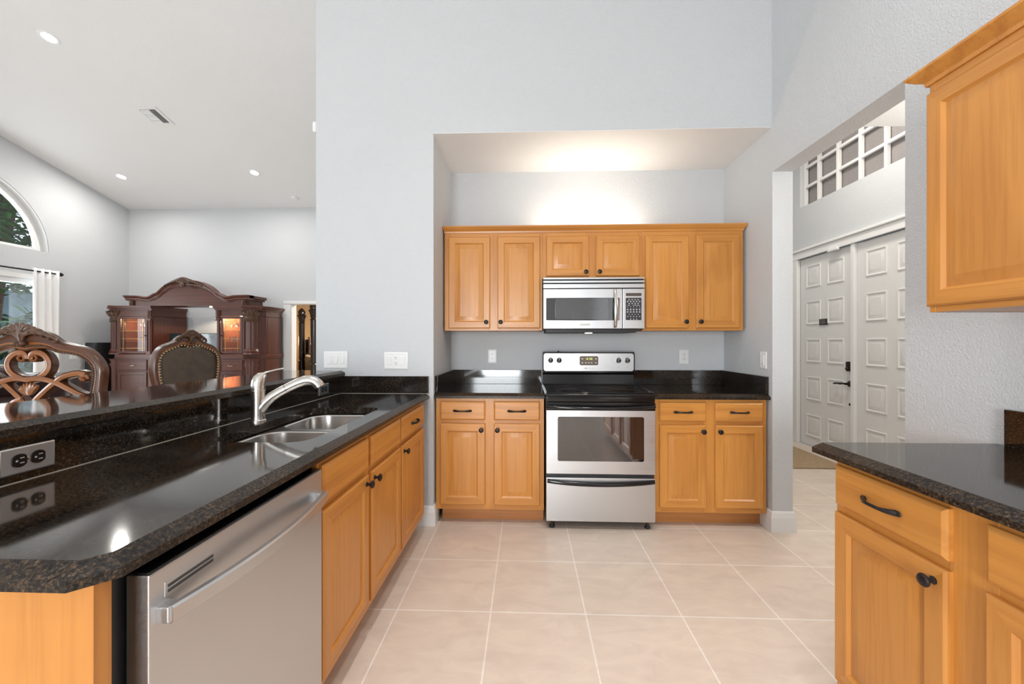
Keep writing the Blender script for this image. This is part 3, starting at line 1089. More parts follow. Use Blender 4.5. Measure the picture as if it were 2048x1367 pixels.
# cooktop: glass with raised rim
mb = MB().box((-RW - 0.006, -0.012, 0.900), (RW + 0.006, 0.60, 0.921), 0.008, seg=3)
mb.box((-RW + 0.004, -0.002, 0.865), (RW - 0.004, 0.04, 0.902), 0.006)
ct = mb.build('cooktop', 'black', root)
MB().box((-RW + 0.012, 0.020, 0.9205), (RW - 0.012, 0.545, 0.9225), 0.001).build('glass_top', 'ceramic', ct)
for bx, by, br in ((-0.19, 0.14, 0.10), (0.19, 0.14, 0.115), (-0.19, 0.40, 0.085), (0.19, 0.40, 0.085)):
    mb = MB().tube([(bx + br * cos(t), by + br * sin(t), 0.9226) for t in [2 * pi * i / 40 for i in range(40)]], 0.0009, 6, closed=True)
    mb.build('burner_ring', 'ring', ct)
mb = MB()
for yy in (0.548, 0.012):
    mb.tube([(-RW + 0.01, yy, 0.924), (RW - 0.01, yy, 0.924)], 0.0045, 8)
for sx in (-1, 1):
    mb.tube([(sx * (RW - 0.006), 0.012, 0.924), (sx * (RW - 0.006), 0.548, 0.924)], 0.004, 8)
mb.build('cooktop_rim', 'black', ct)
# backguard: sloped lower part, control panel above
mb = MB().prism([(0.53, 0.92), (0.555, 0.93), (0.56, 1.005), (0.535, 1.022), (0.535, 1.19), (0.60, 1.19), (0.66, 1.14), (0.66, 0.92)], 'x', -RW, RW)
bg = mb.build('backguard', 'black', root, smooth=20)


def rrect_plate(mb, x0, z0, x1, z1, r, y0, y1):
    pts = round_rect(x0, z0, x1, z1, r, 6)
    mb.prism(pts, 'y', y0, y1)
    return mb


MBp = rrect_plate(MB(), -RW - 0.001, 1.028, RW + 0.001, 1.188, 0.022, 0.535, 0.526)
cp = MBp.build('panel_surround', 'black', bg)
mb = rrect_plate(MB(), -RW + 0.008, 1.036, RW - 0.008, 1.178, 0.018, 0.527, 0.524)
for kx in (-0.305, -0.237, 0.238, 0.308):
    mb.box((kx - 0.012, 0.5232, 1.066), (kx - 0.004, 0.5242, 1.0685), 0, 1)
    mb.box((kx + 0.001, 0.5232, 1.066), (kx + 0.008, 0.5242, 1.071), 0, 1)
    ox = 0.03 if kx in (-0.305, 0.238) else -0.03
    mb.box((kx - 0.002 + ox, 0.5232, 1.162), (kx + 0.002 + ox, 0.5242, 1.166), 0, 1)
mb.box((-0.010, 0.5232, 1.058), (0.045, 0.5242, 1.061), 0, 1)
mb.box((-0.033, 0.5232, 1.0565), (-0.013, 0.5242, 1.062), 0, 2)
cp2 = mb.build('control_panel', ['steel', 'greylabel', 'redlabel'], root)
MB().ball((-RW + 0.128, 0.56, 1.192), (0.008, 0.008, 0.006), 10, 6).build('screw', 'blackm', bg)
for kx in (-0.305, -0.237, 0.238, 0.308):
    mb = MB().lathe([(0.021, 0), (0.021, 0.004), (0.019, 0.006), (0.018, 0.022), (0.015, 0.025)], (kx, 0.524, 1.122), 'y', 24)
    mb.box((kx - 0.005, 0.490, 1.104), (kx + 0.005, 0.502, 1.147), 0.002)
    mb.box((kx - 0.0008, 0.4893, 1.128), (kx + 0.0008, 0.4905, 1.146), 0, 1)
    mb.build('knob', ['black', 'plate'], cp2)
mb = rrect_plate(MB(), -0.072, 1.083, 0.077, 1.156, 0.012, 0.5245, 0.522)
# seven segment clock digits and key legends
SEG = {'a': (0.1, 1, .9, 1), 'b': (1, .55, 1, .95), 'c': (1, .05, 1, .45), 'd': (.1, 0, .9, 0), 'e': (0, .05, 0, .45), 'f': (0, .55, 0, .95), 'g': (.1, .5, .9, .5)}
for k, segs in enumerate(('bc', 'abged', 'abgcd', 'abcdef')):
    ox = -0.026 + k * 0.014 + (0.004 if k > 1 else 0)
    for s_ in segs:
        a, b, c_, d_ = SEG[s_]
        mb.box((ox + a * 0.008 - 0.0009, 0.5212, 1.128 + b * 0.013 - 0.0009), (ox + c_ * 0.008 + 0.0009, 0.5222, 1.128 + d_ * 0.013 + 0.0009), 0, 1)
for bx, bz in ((-0.05, 1.134), (0.058, 1.134), (-0.05, 1.102), (-0.022, 1.102), (0.002, 1.102), (0.024, 1.102), (0.058, 1.102)):
    mb.box((bx - 0.006, 0.5213, bz - 0.004), (bx + 0.006, 0.5222, bz + 0.004), 0, 2)
mb.build('display', ['display', 'lcd', 'keys'], cp2)
# oven door
mb = MB().box((-RW + 0.002, 0.0, 0.377), (RW - 0.002, 0.034, 0.808), 0.004)
od = mb.build('oven_door', 'steel', root)
mb = MB().box((-RW + 0.002, -0.002, 0.806), (RW - 0.002, 0.034, 0.862), 0.004)
mb.build('door_top', 'black', od)
rrect_plate(MB(), -0.289, 0.465, 0.289, 0.765, 0.012, 0.004, -0.003).build('door_window', 'bglass', od)


def bow_handle(x0, x1, z, y, bow_y, bow_z, hz, ty, n=25):
    mb = MB()
    loops = []
    for i in range(n):
        u = -1 + 2 * i / (n - 1)
        x = (x0 + x1) / 2 + (x1 - x0) / 2 * u
        s = 1 - u * u
        yy, zz = y - bow_y * s ** 0.7, z - bow_z * s
        loops.append([(x, yy + ty * cos(t), zz + hz * sin(t)) for t in [2 * pi * k / 12 for k in range(12)]])
    return mb.loft(loops)


bow_handle(-RW + 0.004, RW - 0.004, 0.836, -0.004, 0.038, 0.010, 0.012, 0.012).build('handle', 'black', od)
# storage drawer
mb = MB().box((-RW + 0.002, 0.0, 0.056), (RW - 0.002, 0.034, 0.352), 0.004)
dr = mb.build('storage_drawer', 'steel', root)
bow_handle(-RW + 0.008, RW - 0.008, 0.330, -0.002, 0.022, 0.016, 0.014, 0.010).build('handle', 'black', dr)
for sx in (-0.325, 0.325):
    for sy in (0.045, 0.58):
        MB().lathe([(0.020, 0), (0.022, 0.006), (0.012, 0.018), (0.009, 0.02), (0.009, 0.058)], (sx, sy, 0), 'z', 16).build('foot', 'blackm', root)

# ---------------------------------------------------------------- microwave (front plane Y = 2.99)
root = thing('microwave', 'stainless over the range microwave under the short wall cabinet', 'microwave', (0.499, 2.99, 1.340))
MW = 0.373
mb = MB().box((-MW - 0.004, 0.025, 0.024), (MW, 0.41, 0.4105), 0.003)
mb.box((-MW + 0.02, 0.03, 0.0), (MW - 0.05, 0.40, 0.026), 0.004)
mb.build('body', 'blackm', root)
mb = MB()
for a, b in ((0.397, 0.409), (0.371, 0.386), (0.331, 0.361)):
    mb.box((-MW, 0.0, a), (MW, 0.03, b), 0.002)
mb.build('vent_grille', 'steel', root)
mb = MB().box((-MW, 0.0, 0.029), (0.212, 0.03, 0.3245), 0.004)
dm = mb.build('door', 'steel', root)
rrect_plate(MB(), -MW + 0.020, 0.090, 0.191, 0.258, 0.008, 0.003, -0.0018).build('door_window', 'bglass', dm)
rrect_plate(MB(), -MW + 0.088, 0.098, 0.106, 0.250, 0.016, 0.0, -0.0030).build('window_mesh', 'gglass', dm)
mb = MB()
loops = []
for i in range(21):
    u = -1 + i / 10
    z = 0.178 + 0.142 * u
    y = -0.004 - 0.036 * (1 - u * u) ** 0.8
    loops.append([(0.156 + 0.013 * cos(t) * (0.8 + 0.2 * (1 - u * u)), y + 0.007 * sin(t), z) for t in [2 * pi * k / 12 for k in range(12)]])
mb.loft(loops)
mb.build('handle', 'nickel', dm)
MB().box((-0.105, -0.002, 0.052), (-0.030, 0.002, 0.066), 0.001).build('badge', 'nickel', dm)
mb = MB().box((0.2145, 0.0, 0.029), (MW, 0.03, 0.3245), 0.004)
cpn = mb.build('control_panel', 'steel', root)
rrect_plate(MB(), 0.235, 0.269, 0.350, 0.292, 0.006, 0.002, -0.0015).build('display', 'display', cpn)
mb = rrect_plate(MB(), 0.235, 0.092, 0.350, 0.257, 0.005, 0.002, -0.0015)
for zf, n_, rr in ((0.243, 4, .0055), (0.229, 5, .006), (0.214, 4, .0055), (0.189, 5, .0035), (0.170, 5, .0065), (0.152, 5, .0065), (0.134, 4, .004), (0.118, 5, .0045), (0.100, 3, .0045)):
    for i in range(n_):
        x = 0.2925 + (i - (n_ - 1) / 2) * 0.0218
        mb.lathe([(rr, 0.0), (rr, 0.0004)], (x, -0.0017, zf), 'y', 8, 1)
mb.box((0.246, -0.0022, 0.199), (0.268, -0.0015, 0.2025), 0, 1)
mb.box((0.286, -0.0022, 0.199), (0.338, -0.0015, 0.2025), 0, 1)
mb.build('keypad', ['blackm', 'keys'], cpn)
mb = MB().lathe([(0.028, 0), (0.026, -0.004)], (-0.02, 0.12, 0.0), 'z', 16)
mb.build('task_lamp', 'lamp', root)
light('microwave_task_light', 'SPOT', (0.479, 3.11, 1.325), 3.5, 0.02, color=(1.0, 0.82, 0.6)).data.spot_size = 2.2


# ---------------------------------------------------------------- switches and outlets
def plate_base(w, h):
    return MB().rings(-w / 2, -h / 2, w / 2, h / 2, [(0, 0), (0, -0.003), (0.004, -0.006), (0.012, -0.0065), (0.015, -0.005), (0.017, -0.005)])


def rocker(mb, x, w=0.026, h=0.055):
    mb.rings(x - w / 2, -h / 2, x + w / 2, h / 2, [(0, -0.005), (0.0005, -0.0085), (0.003, -0.0095), (0.004, -0.0085)])
    return mb


def duplex(parent, x, mat_face, vertical=True, y=-0.005, s=1.0):
    for k in (-1, 1):
        ox, oz = (x, 0.0195 * k) if vertical else (x + 0.0195 * k, 0)
        mb = MB()
        pts = [(ox + 0.0170 * max(-0.85, min(0.85, cos(t))) if not vertical else ox + 0.0170 * cos(t), oz + (0.0170 * sin(t) if not vertical else 0.0145 * max(-0.95, min(0.95, sin(t))))) for t in [2 * pi * i / 24 for i in range(24)]]
        mb.prism(pts, 'y', y + 0.001, y - 0.0028)
        f = mb.build('socket', mat_face, parent)
        mb = MB()
        if vertical:
            for dx in (-0.0062, 0.0062):
                mb.box((ox + dx - 0.0012, y - 0.0034, oz + 0.000), (ox + dx + 0.0012, y - 0.0027, oz + 0.0085))
            mb.lathe([(0.0026, 0), (0.0026, 0.0006)], (ox, y - 0.0027, oz - 0.0065), 'y', 10)
        else:
            for dz in (-0.0062, 0.0062):
                mb.box((ox + 0.000, y - 0.0034, oz + dz - 0.0012), (ox + 0.0085, y - 0.0027, oz + dz + 0.0012))
            mb.lathe([(0.0026, 0), (0.0026, 0.0006)], (ox - 0.0065, y - 0.0027, oz), 'y', 10)
        mb.build('slot', 'slot' if mat_face == 'plate' else 'keys', f)


root = thing('switch_plate', 'white triple rocker switch plate on the wall above the bar end', 'light switch', (-1.334, YF, 1.145))
plate_base(0.166, 0.118).build('plate', 'plate', root)
for x in (-0.046, 0, 0.046):
    rocker(MB(), x).build('rocker', 'plate', root)
root = thing('switch_plate', 'white plate with two switches and an outlet above the sink backsplash', 'light switch', (-0.907, YF, 1.140))
plate_base(0.166, 0.118).build('plate', 'plate', root)
for x in (-0.046, 0.046):
    rocker(MB(), x).build('rocker', 'plate', root)
duplex(root, 0, 'plate')
root = thing('wall_outlet', 'white outlet on the alcove wall left of the range', 'outlet', (-0.2915, YB, 1.148))
plate_base(0.076, 0.118).build('plate', 'plate', root)
duplex(root, 0, 'plate')
root = thing('wall_outlet', 'white outlet on the alcove wall right of the range', 'outlet', (1.322, YB, 1.145))
plate_base(0.076, 0.118).build('plate', 'plate', root)
duplex(root, 0, 'plate')
root = thing('dimmer_switch', 'white dimmer switch on the right side wall of the range alcove', 'light switch', (XR, 2.850, 1.144), -pi / 2)
plate_base(0.076, 0.118).build('plate', 'plate', root)
rocker(MB(), 0, 0.032, 0.066).build('rocker', 'plate', root)
MB().box((-0.010, -0.0092, -0.024), (0.010, -0.008, -0.0215)).build('slider', 'slot', root)
for lab, y in (('steel outlet plate with black sockets on the granite riser near the dishwasher', 0.987), ('steel outlet plate with black sockets on the granite riser beyond the faucet', 2.498)):
    root = thing('riser_outlet', lab, 'outlet', (-1.290, y, 0.970), pi / 2)
    MB().rings(-0.0585, -0.034, 0.0585, 0.034, [(0, 0), (0, -0.004), (0.003, -0.006), (0.004, -0.006)]).build('plate', 'steel', root)
    duplex(root, 0, 'black', False, -0.006)
    MB().lathe([(0.004, 0), (0.003, 0.002)], (0, -0.006, 0), 'y', 10).build('screw', 'chrome', root)
root = thing('wall_switch', 'white switch plate on the window wall behind the lattice chair', 'light switch', (-8.10, 6.871, 1.015), pi / 2)
plate_base(0.12, 0.118).build('plate', 'plate', root)
for x in (-0.023, 0.023):
    rocker(MB(), x).build('rocker', 'plate', root)
root = thing('wall_sensor', 'small white sensor on the side of the kitchen wall end', 'sensor', (-1.475, 2.797, 2.786))
MB().box((-0.033, -0.035, -0.038), (0, 0.035, 0.038), 0.012, seg=3).build('housing', 'plate', root)
MB().ball((-0.033, 0.0, -0.012), (0.006, 0.012, 0.012), 10, 6).build('lens', 'trim', root)

# ---------------------------------------------------------------- living room ceiling fixtures
TILT = math.atan(0.2445)


def ceil_thing(name, label, cat, x, y, group=None):
    o = thing(name, label, cat, (x, y, zc(y)), 0, group)
    o.rotation_euler = (-TILT, 0, 0)
    return o


for k, (x, y, lab) in enumerate(((-5.539, 4.447, 'recessed downlight highest on the sloping ceiling, nearest the top edge'),
                                 (-7.202, 6.865, 'recessed downlight low on the sloping ceiling above the arched window side'),
                                 (-4.743, 6.815, 'recessed downlight low on the sloping ceiling near the kitchen wall end'))):
    root = ceil_thing('recessed_light', lab, 'ceiling light', x, y, 'recessed lights on the sloping ceiling')
    MB().lathe([(0.062, -0.002), (0.066, -0.006), (0.088, -0.005), (0.092, 0.0), (0.062, 0.0)], (0, 0, 0), 'z', 28).build('trim_ring', 'trim', root)
    MB().lathe([(0.062, -0.001), (0.062, -0.003), (0.03, -0.004)], (0, 0, 0), 'z', 28).build('lens', 'can', root)
    light('recessed_light_beam', 'AREA', (x, y - 0.02, zc(y) - 0.03), 27, 0.12, color=(1.0, 0.96, 0.90), rot=(-TILT, 0, 0))
root = ceil_thing('ceiling_vent', 'white louvred air vent on the sloping ceiling', 'air vent', -5.354, 5.579)
mb = MB()
for a, b in (((-0.16, -0.165, -0.010), (0.16, -0.125, 0)), ((-0.16, 0.125, -0.010), (0.16, 0.165, 0)), ((-0.16, -0.13, -0.010), (-0.115, 0.13, 0)), ((0.115, -0.13, -0.010), (0.16, 0.13, 0))):
    mb.box(a, b, 0.004)
mb.build('frame', 'trim', root)
MB().box((-0.115, -0.125, -0.002), (0.115, 0.125, 0.0)).build('duct', 'slot', root)
mb = MB()
for i in range(9):
    y = -0.115 + i * 0.0275
    mb.add([(-0.115, y, -0.001), (0.02, y, -0.001), (0.02, y + 0.016, -0.010), (-0.115, y + 0.016, -0.010)], [(0, 1, 2, 3)])
for i in range(4):
    x = 0.03 + i * 0.023
    mb.add([(x, -0.12, -0.001), (x + 0.014, -0.12, -0.010), (x + 0.014, 0.12, -0.010), (x, 0.12, -0.001)], [(0, 1, 2, 3)])
sl = mb.build('louvres', 'trim', root, smooth=0)
sol = sl.modifiers.new('thick', 'SOLIDIFY')
sol.thickness = 0.0015
root = ceil_thing('smoke_detector', 'round white smoke detector near the foot of the sloping ceiling', 'smoke detector', -4.459, 7.55)
MB().lathe([(0.065, 0), (0.065, -0.012), (0.055, -0.030), (0.035, -0.036), (0.03, -0.034), (0.01, -0.036)], (0, 0, 0), 'z', 24).build('housing', 'plate', root)

# ---------------------------------------------------------------- living room: curtain, rod
root = thing('curtain_rod', 'black iron curtain rod above the sliding glass door', 'curtain rod', (-7.99, 5.36, 2.425))
MB().tube([(0, -1.30, 0), (0, 1.20, 0)], 0.013, 10).build('pole', 'rod', root)
for sy in (-1.32, 1.205):
    MB().ball((0, sy, 0), (0.034, 0.06, 0.034), 14, 8).build('finial', 'rod', root)
for sy in (-1.22, 1.19):
    MB().box((-0.11, sy - 0.01, -0.02), (0.0, sy + 0.01, -0.005)).box((-0.11, sy - 0.02, -0.05), (-0.10, sy + 0.02, 0.03)).build('bracket', 'rod', root)
root = thing('curtain', 'white grommet curtain gathered at the right end of the sliding door', 'curtain', (-7.99, 6.375, 0))
mb = MB()
NY, NZ = 64, 14
vs, fs = [], []
for j in range(NZ + 1):
    z = 0.03 + (2.475 - 0.03) * j / NZ
    for i in range(NY + 1):
        u = i / NY
        amp = 0.03
        y = -0.19 + 0.385 * u + 0.012 * sin(3 * u + z)
        vs.append((amp * sin(u * 2 * pi * 3.5) + 0.006 * sin(9 * u + 2.1 * z), y, z))
for j in range(NZ):
    for i in range(NY):
        a = j * (NY + 1) + i
        fs.append((a, a + 1, a + NY + 2, a + NY + 1))
mb.add(vs, fs)
c = mb.build('fabric', 'curtain', root, smooth=60, recalc=False)
so = c.modifiers.new('thick', 'SOLIDIFY')
so.thickness = 0.002
for k in range(4):
    u = (k + 0.25) / 3.5
    ring = [(0.012 * 0 + 0.0, -0.19 + 0.385 * u, 2.425)]
    MB().tube([(0.024 * cos(t), -0.19 + 0.385 * u + 0.004, 2.425 + 0.024 * sin(t)) for t in [2 * pi * i / 16 for i in range(16)]], 0.004, 6, closed=True).build('grommet', 'rod', root)


# ---------------------------------------------------------------- carving helper: a fan of leaves with scrolls (local x right, z up, towards -y)
def carving(mb, c, w, h, dpt, n=6, fall=0.62):
    """acanthus spray: strands rise from a knot and sweep outwards, each ending in a curled lobe"""
    cx, cy, cz = c
    for sx in (-1, 1):
        for k in range(n):
            u = (k + 0.7) / n
            xe = w / 2 * u
            ze = h * (0.36 - fall * u ** 1.5)
            p = [(0.0, -h * 0.42), (xe * 0.10, -h * 0.05 * (1 - u)), (xe * 0.42, max(ze + h * 0.16, h * 0.30 * (1 - u * 0.5))), (xe * 0.80, ze + h * 0.20), (xe, ze), (xe * 0.97 - 0.003, ze - h * 0.10)]
            P = smooth_path(p, 5)
            m = len(P)
            rad = [h * (0.045 + 0.055 * sin(pi * min(1, i / m * 1.1))) for i in range(m)]
            mb.tube([(cx + sx * x, cy - dpt * (0.35 + 0.3 * sin(pi * i / m)), cz + z) for i, (x, z) in enumerate(P)], rad, 8, up=(0, 1, 0))
            mb.ball((cx + sx * (xe - 0.004), cy - dpt * 0.6, cz + ze - h * 0.10), (h * 0.085, dpt * 0.5, h * 0.085), 8, 6)
    for k in range(3):
        mb.ball((cx + (k - 1) * h * 0.16, cy - dpt * 0.6, cz - h * (0.40 if k != 1 else 0.46)), (h * 0.13, dpt * 0.5, h * 0.10), 10, 6)
    mb.tube([(cx, cy - dpt * 0.5, cz - h * 0.4), (cx, cy - dpt * 0.75, cz), (cx, cy - dpt * 0.5, cz + h * 0.42)], [h * 0.06, h * 0.07, h * 0.04], 8)
    return mb


def smooth_path(pts, n=6, closed=False):
    """Catmull-Rom through 2-D points"""
    out = []
    k = len(pts)
    rng = range(k) if closed else range(k - 1)
    for i in rng:
        p0 = pts[(i - 1) % k] if (closed or i > 0) else pts[0]
        p1, p2 = pts[i], pts[(i + 1) % k]
        p3 = pts[(i + 2) % k] if (closed or i + 2 < k) else pts[-1]
        for j in range(n):
            t = j / n
            out.append(tuple(0.5 * (2 * b + (c_ - a) * t + (2 * a - 5 * b + 4 * c_ - d) * t * t + (3 * b - a - 3 * c_ + d) * t ** 3) for a, b, c_, d in zip(p0, p1, p2, p3)))
    if not closed:
        out.append(tuple(pts[-1]))
    return out


def mirror_path(h):
    """right half from top to bottom -> closed outline"""
    return h + [(-x, z) for x, z in h[::-1]]


def strip_between(mb, outer, inner, y0, y1, bulge=0.0, mi=0, mis=(0, 0, 0, 0, 1, 1, 0, 0, 0)):
    """band between two open paths with the same number of points (x,z), extruded y0..y1 with rounded front"""
    k = len(outer)
    loops = []
    for (ox, oz), (ix, iz) in zip(outer, inner):
        L = []
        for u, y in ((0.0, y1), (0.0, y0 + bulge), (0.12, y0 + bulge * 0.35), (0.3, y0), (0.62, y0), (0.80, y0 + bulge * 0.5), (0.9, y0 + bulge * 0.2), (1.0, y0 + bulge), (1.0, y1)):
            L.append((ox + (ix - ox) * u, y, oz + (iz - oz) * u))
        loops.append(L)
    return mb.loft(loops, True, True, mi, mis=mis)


def resample(path, n):
    P = [Vector(p) for p in path]
    d = [0]
    for a, b in zip(P[:-1], P[1:]):
        d.append(d[-1] + (b - a).length)
    out = []
    j = 0
    for i in range(n):
        t = d[-1] * i / (n - 1)
        while j < len(d) - 2 and d[j + 1] < t:
            j += 1
        u = (t - d[j]) / max(1e-9, d[j + 1] - d[j])
        out.append(tuple(P[j].lerp(P[j + 1], u)))
    return out


def chair_lower(root, sw, depth, sh, seatmat):
    """seat with apron and four turned legs; the back stands at y = 0, seat towards -y (front)"""
    mb = MB().box((-sw / 2, -depth, sh), (sw / 2, -0.02, sh + 0.09), 0.035, seg=3)
    mb.build('seat', seatmat, root)
    mb = MB().box((-sw / 2 + 0.01, -depth + 0.01, sh - 0.09), (sw / 2 - 0.01, -0.01, sh + 0.005), 0.01)
    mb.build('apron', 'walnut', root)
    for sx in (-1, 1):
        for y in (-depth + 0.05, -0.04):
            MB().lathe([(0.020, 0), (0.026, 0.02), (0.018, 0.07), (0.026, sh * 0.55), (0.036, sh - 0.12), (0.028, sh - 0.10), (0.034, sh - 0.05)], (sx * (sw / 2 - 0.05), y, 0), 'z', 14).build('leg', 'walnut', root)
    for sx in (-1, 1):
        MB().tube([(sx * (sw / 2 - 0.05), -depth + 0.05, 0.22), (sx * (sw / 2 - 0.05), -0.04, 0.22)], 0.014, 8).build('stretcher', 'walnut', root)


# ---- lattice back chair (seen from behind across the bar): photo units -> metres on its own back plane
TS = 1.764 / 800.3 / 5.258      # metres per sampled unit


def ch(p):
    return ((p[0] - 325) * TS, (p[1] - 55) * -TS)


ZT = 1.338
# the person sits on the far side: the chair faces +Y, its back faces the viewer
cd = (-1.2385, 0.9545)
root = thing('lattice_chair', 'carved walnut bar chair with an open scrolled heart lattice back', 'chair', (cd[0] * 1.764, cd[1] * 1.764, 0), 0.03)
outh = [(325, 58), (430, 90), (560, 130), (680, 207), (800, 242), (900, 265), (990, 305), (1070, 378), (1118, 450), (1134, 510), (1130, 600), (1112, 740), (1085, 900), (1060, 1100), (1050, 1350)]
inh = [(325, 318), (400, 302), (480, 292), (560, 302), (640, 328), (720, 344), (800, 352), (880, 374), (960, 422), (1012, 474), (1030, 530), (1022, 620), (1000, 740), (975, 900), (945, 1100), (935, 1350)]
N = 60
o_ = resample(smooth_path([ch(p) for p in outh]), N)
i_ = resample(smooth_path([ch(p) for p in inh]), N)
ZB = -(1350 - 55) * TS
mb = MB()
mb.m = Matrix.Translation((0, 0, ZT))
for sx in (1, -1):
    strip_between(mb, [(sx * x, z) for x, z in o_], [(sx * x, z) for x, z in i_], -0.022, 0.012, 0.012)
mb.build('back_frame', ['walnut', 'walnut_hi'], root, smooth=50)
# rope beading along the inner edge
mb = MB()
mb.m = Matrix.Translation((0, 0, ZT))
bead = resample([(a[0] + (b[0] - a[0]) * 0.80, a[1] + (b[1] - a[1]) * 0.80) for a, b in zip(o_, i_)], 70)
for sx in (1, -1):
    for x, z in bead[:62]:
        mb.ball((sx * x, -0.020, z), 0.0056, 6, 4)
mb.build('beading', 'carve', root)
mb = MB()
mb.m = Matrix.Translation((0, 0, ZT))
carving(mb, (0, -0.020, -0.040), 0.34, 0.085, 0.026)
mb.build('crest_carving', 'carve', root)


def band(mb, pts, w, y, dz=0.020, n=8):
    P = smooth_path([ch(p) for p in pts], n)
    loops = []
    for k, (x, z) in enumerate(P):
        a, b = P[max(0, k - 1)], P[min(len(P) - 1, k + 1)]
        d = Vector((b[0] - a[0], b[1] - a[1]))
        d.normalize()
        nx, nz = -d.y, d.x
        h = w * TS / 2
        loops.append([(x + nx * h * u, y + v, z + nz * h * u) for u, v in ((1, 0.012), (1, -0.006), (0.90, -0.013), (0.80, -0.007), (0.68, -dz * 0.75), (0, -dz), (-0.68, -dz * 0.75), (-0.80, -0.007), (-0.90, -0.013), (-1, -0.006), (-1, 0.012))])
    mb.loft(loops, mis=[1, 1, 1, 1, 0, 0, 1, 1, 1, 1, 1])


mb = MB()
mb.m = Matrix.Translation((0, 0, ZT))
heart = [(352, 395), (372, 412), (408, 408), (424, 382), (398, 360), (362, 372), (352, 395), (360, 350), (420, 328), (490, 352), (540, 415), (540, 490), (490, 555), (410, 595), (325, 612)]
b1 = [(325, 612), (420, 598), (520, 608), (640, 645), (760, 705), (870, 762), (960, 790)]
b2 = [(935, 600), (905, 615), (885, 595), (905, 572), (950, 575), (962, 600), (940, 560), (880, 545), (800, 552), (700, 582), (620, 635), (520, 720), (440, 795), (390, 850)]
low = [(390, 815), (480, 850), (540, 920), (550, 1000), (500, 1080), (420, 1140), (325, 1160)]
for flip in (False, True):
    f = (lambda L: [(650 - a, b) for a, b in L]) if flip else (lambda L: L)
    band(mb, f(heart[6:]), 80, 0.006)
    band(mb, f(heart[:7]), 34, 0.004)
    band(mb, f(b1), 74, 0.004 if flip else 0.0)
    band(mb, f(b2[6:]), 72, 0.010 if flip else 0.002)
    band(mb, f(b2[:7]), 50, 0.004)
    band(mb, f(low), 72, 0.006)
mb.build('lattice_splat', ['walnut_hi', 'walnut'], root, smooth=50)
mb = MB()
mb.m = Matrix.Translation((0, 0, ZT))
fx, fz = ch((385, 800))
for k in range(7):
    a = radians(50 + 100 * k / 6)
    rot = Matrix.Rotation(-(a - pi / 2), 3, 'Y')
    mb.ball(((650 - 325 - 325) * TS * 0 + cos(a) * 0.030, 0.0, fz + 0.008 + sin(a) * 0.032), (0.008, 0.010, 0.030), 8, 6, rot=rot)
mb.build('fan_carving', 'walnut_hi', root)
# the rest of the chair behind the bar
t_ = Matrix.Rotation(pi, 4, 'Z')
mbk = MB().box((-0.30, -0.028, 0.62), (0.30, 0.030, 0.74), 0.01)
mbk.build('lower_rail', 'walnut', root)
chair_lower(root, 0.58, -0.56, 0.66, 'leather')

# ---- leather back chair facing the bar
root = thing('leather_chair', 'carved walnut bar chair with a nail studded brown leather back', 'chair', (-3.208, 3.687, 0), 1.15)
TC = 3.8 / 800.3 / 4.655
ZT2 = 1.362


def cc(p):
    return ((p[0] - 815) * 0.28 / 353, (p[1] - 585) * -TC)


outh = [(815, 600), (900, 622), (960, 668), (1020, 690), (1080, 715), (1130, 765), (1160, 830), (1168, 920), (1150, 1020), (1115, 1130), (1090, 1300), (1085, 1500)]
inh = [(815, 724), (850, 716), (890, 706), (940, 716), (1000, 738), (1060, 764), (1095, 796), (1112, 850), (1110, 930), (1098, 1020), (1070, 1140), (1040, 1300), (1035, 1500)]
o_ = resample(smooth_path([cc(p) for p in outh]), N)
i_ = resample(smooth_path([cc(p) for p in inh]), N)
mb = MB()
mb.m = Matrix.Translation((0, 0, ZT2))
for sx in (1, -1):
    strip_between(mb, [(sx * x, z) for x, z in o_], [(sx * x, z) for x, z in i_], -0.035, 0.060, 0.012)
mb.build('back_frame', ['walnut', 'walnut_hi'], root, smooth=50)
mb = MB()
mb.m = Matrix.Translation((0, 0, ZT2))
carving(mb, (0, -0.030, -0.050), 0.26, 0.115, 0.04)
mb.build('crest_carving', 'carve', root)
mb = MB()
mb.m = Matrix.Translation((0, 0, ZT2))
loops = []
for (x, z) in i_[:-1]:
    x = max(x, 0.004)
    L = []
    for u in (-1, -0.85, -0.5, 0, 0.5, 0.85, 1):
        L.append((x * u * 1.01, -0.012 - 0.030 * (1 - abs(u) ** 3) * min(1.0, x / 0.1), z + 0.004))
    loops.append(L + [(x * 1.01, 0.04, z), (-x * 1.01, 0.04, z)])
# order rows by height so that the sheet is single valued
rows = sorted(loops, key=lambda L: -L[0][2])
mb.loft(rows)
mb.build('leather_panel', 'leather', root, smooth=50)
nl = resample(i_, 40)
mb = MB()
mb.m = Matrix.Translation((0, 0, ZT2))
for sx in (1, -1):
    for x, z in nl[(0 if sx > 0 else 1):31]:
        mb.ball((sx * x, -0.036, z), (0.0085, 0.006, 0.0085), 8, 5)
mb.build('nail_studs', 'brass', root)
MB().box((-0.25, -0.03, 0.62), (0.25, 0.05, 0.76), 0.01).build('lower_rail', 'walnut', root)
chair_lower(root, 0.52, 0.52, 0.66, 'leather')

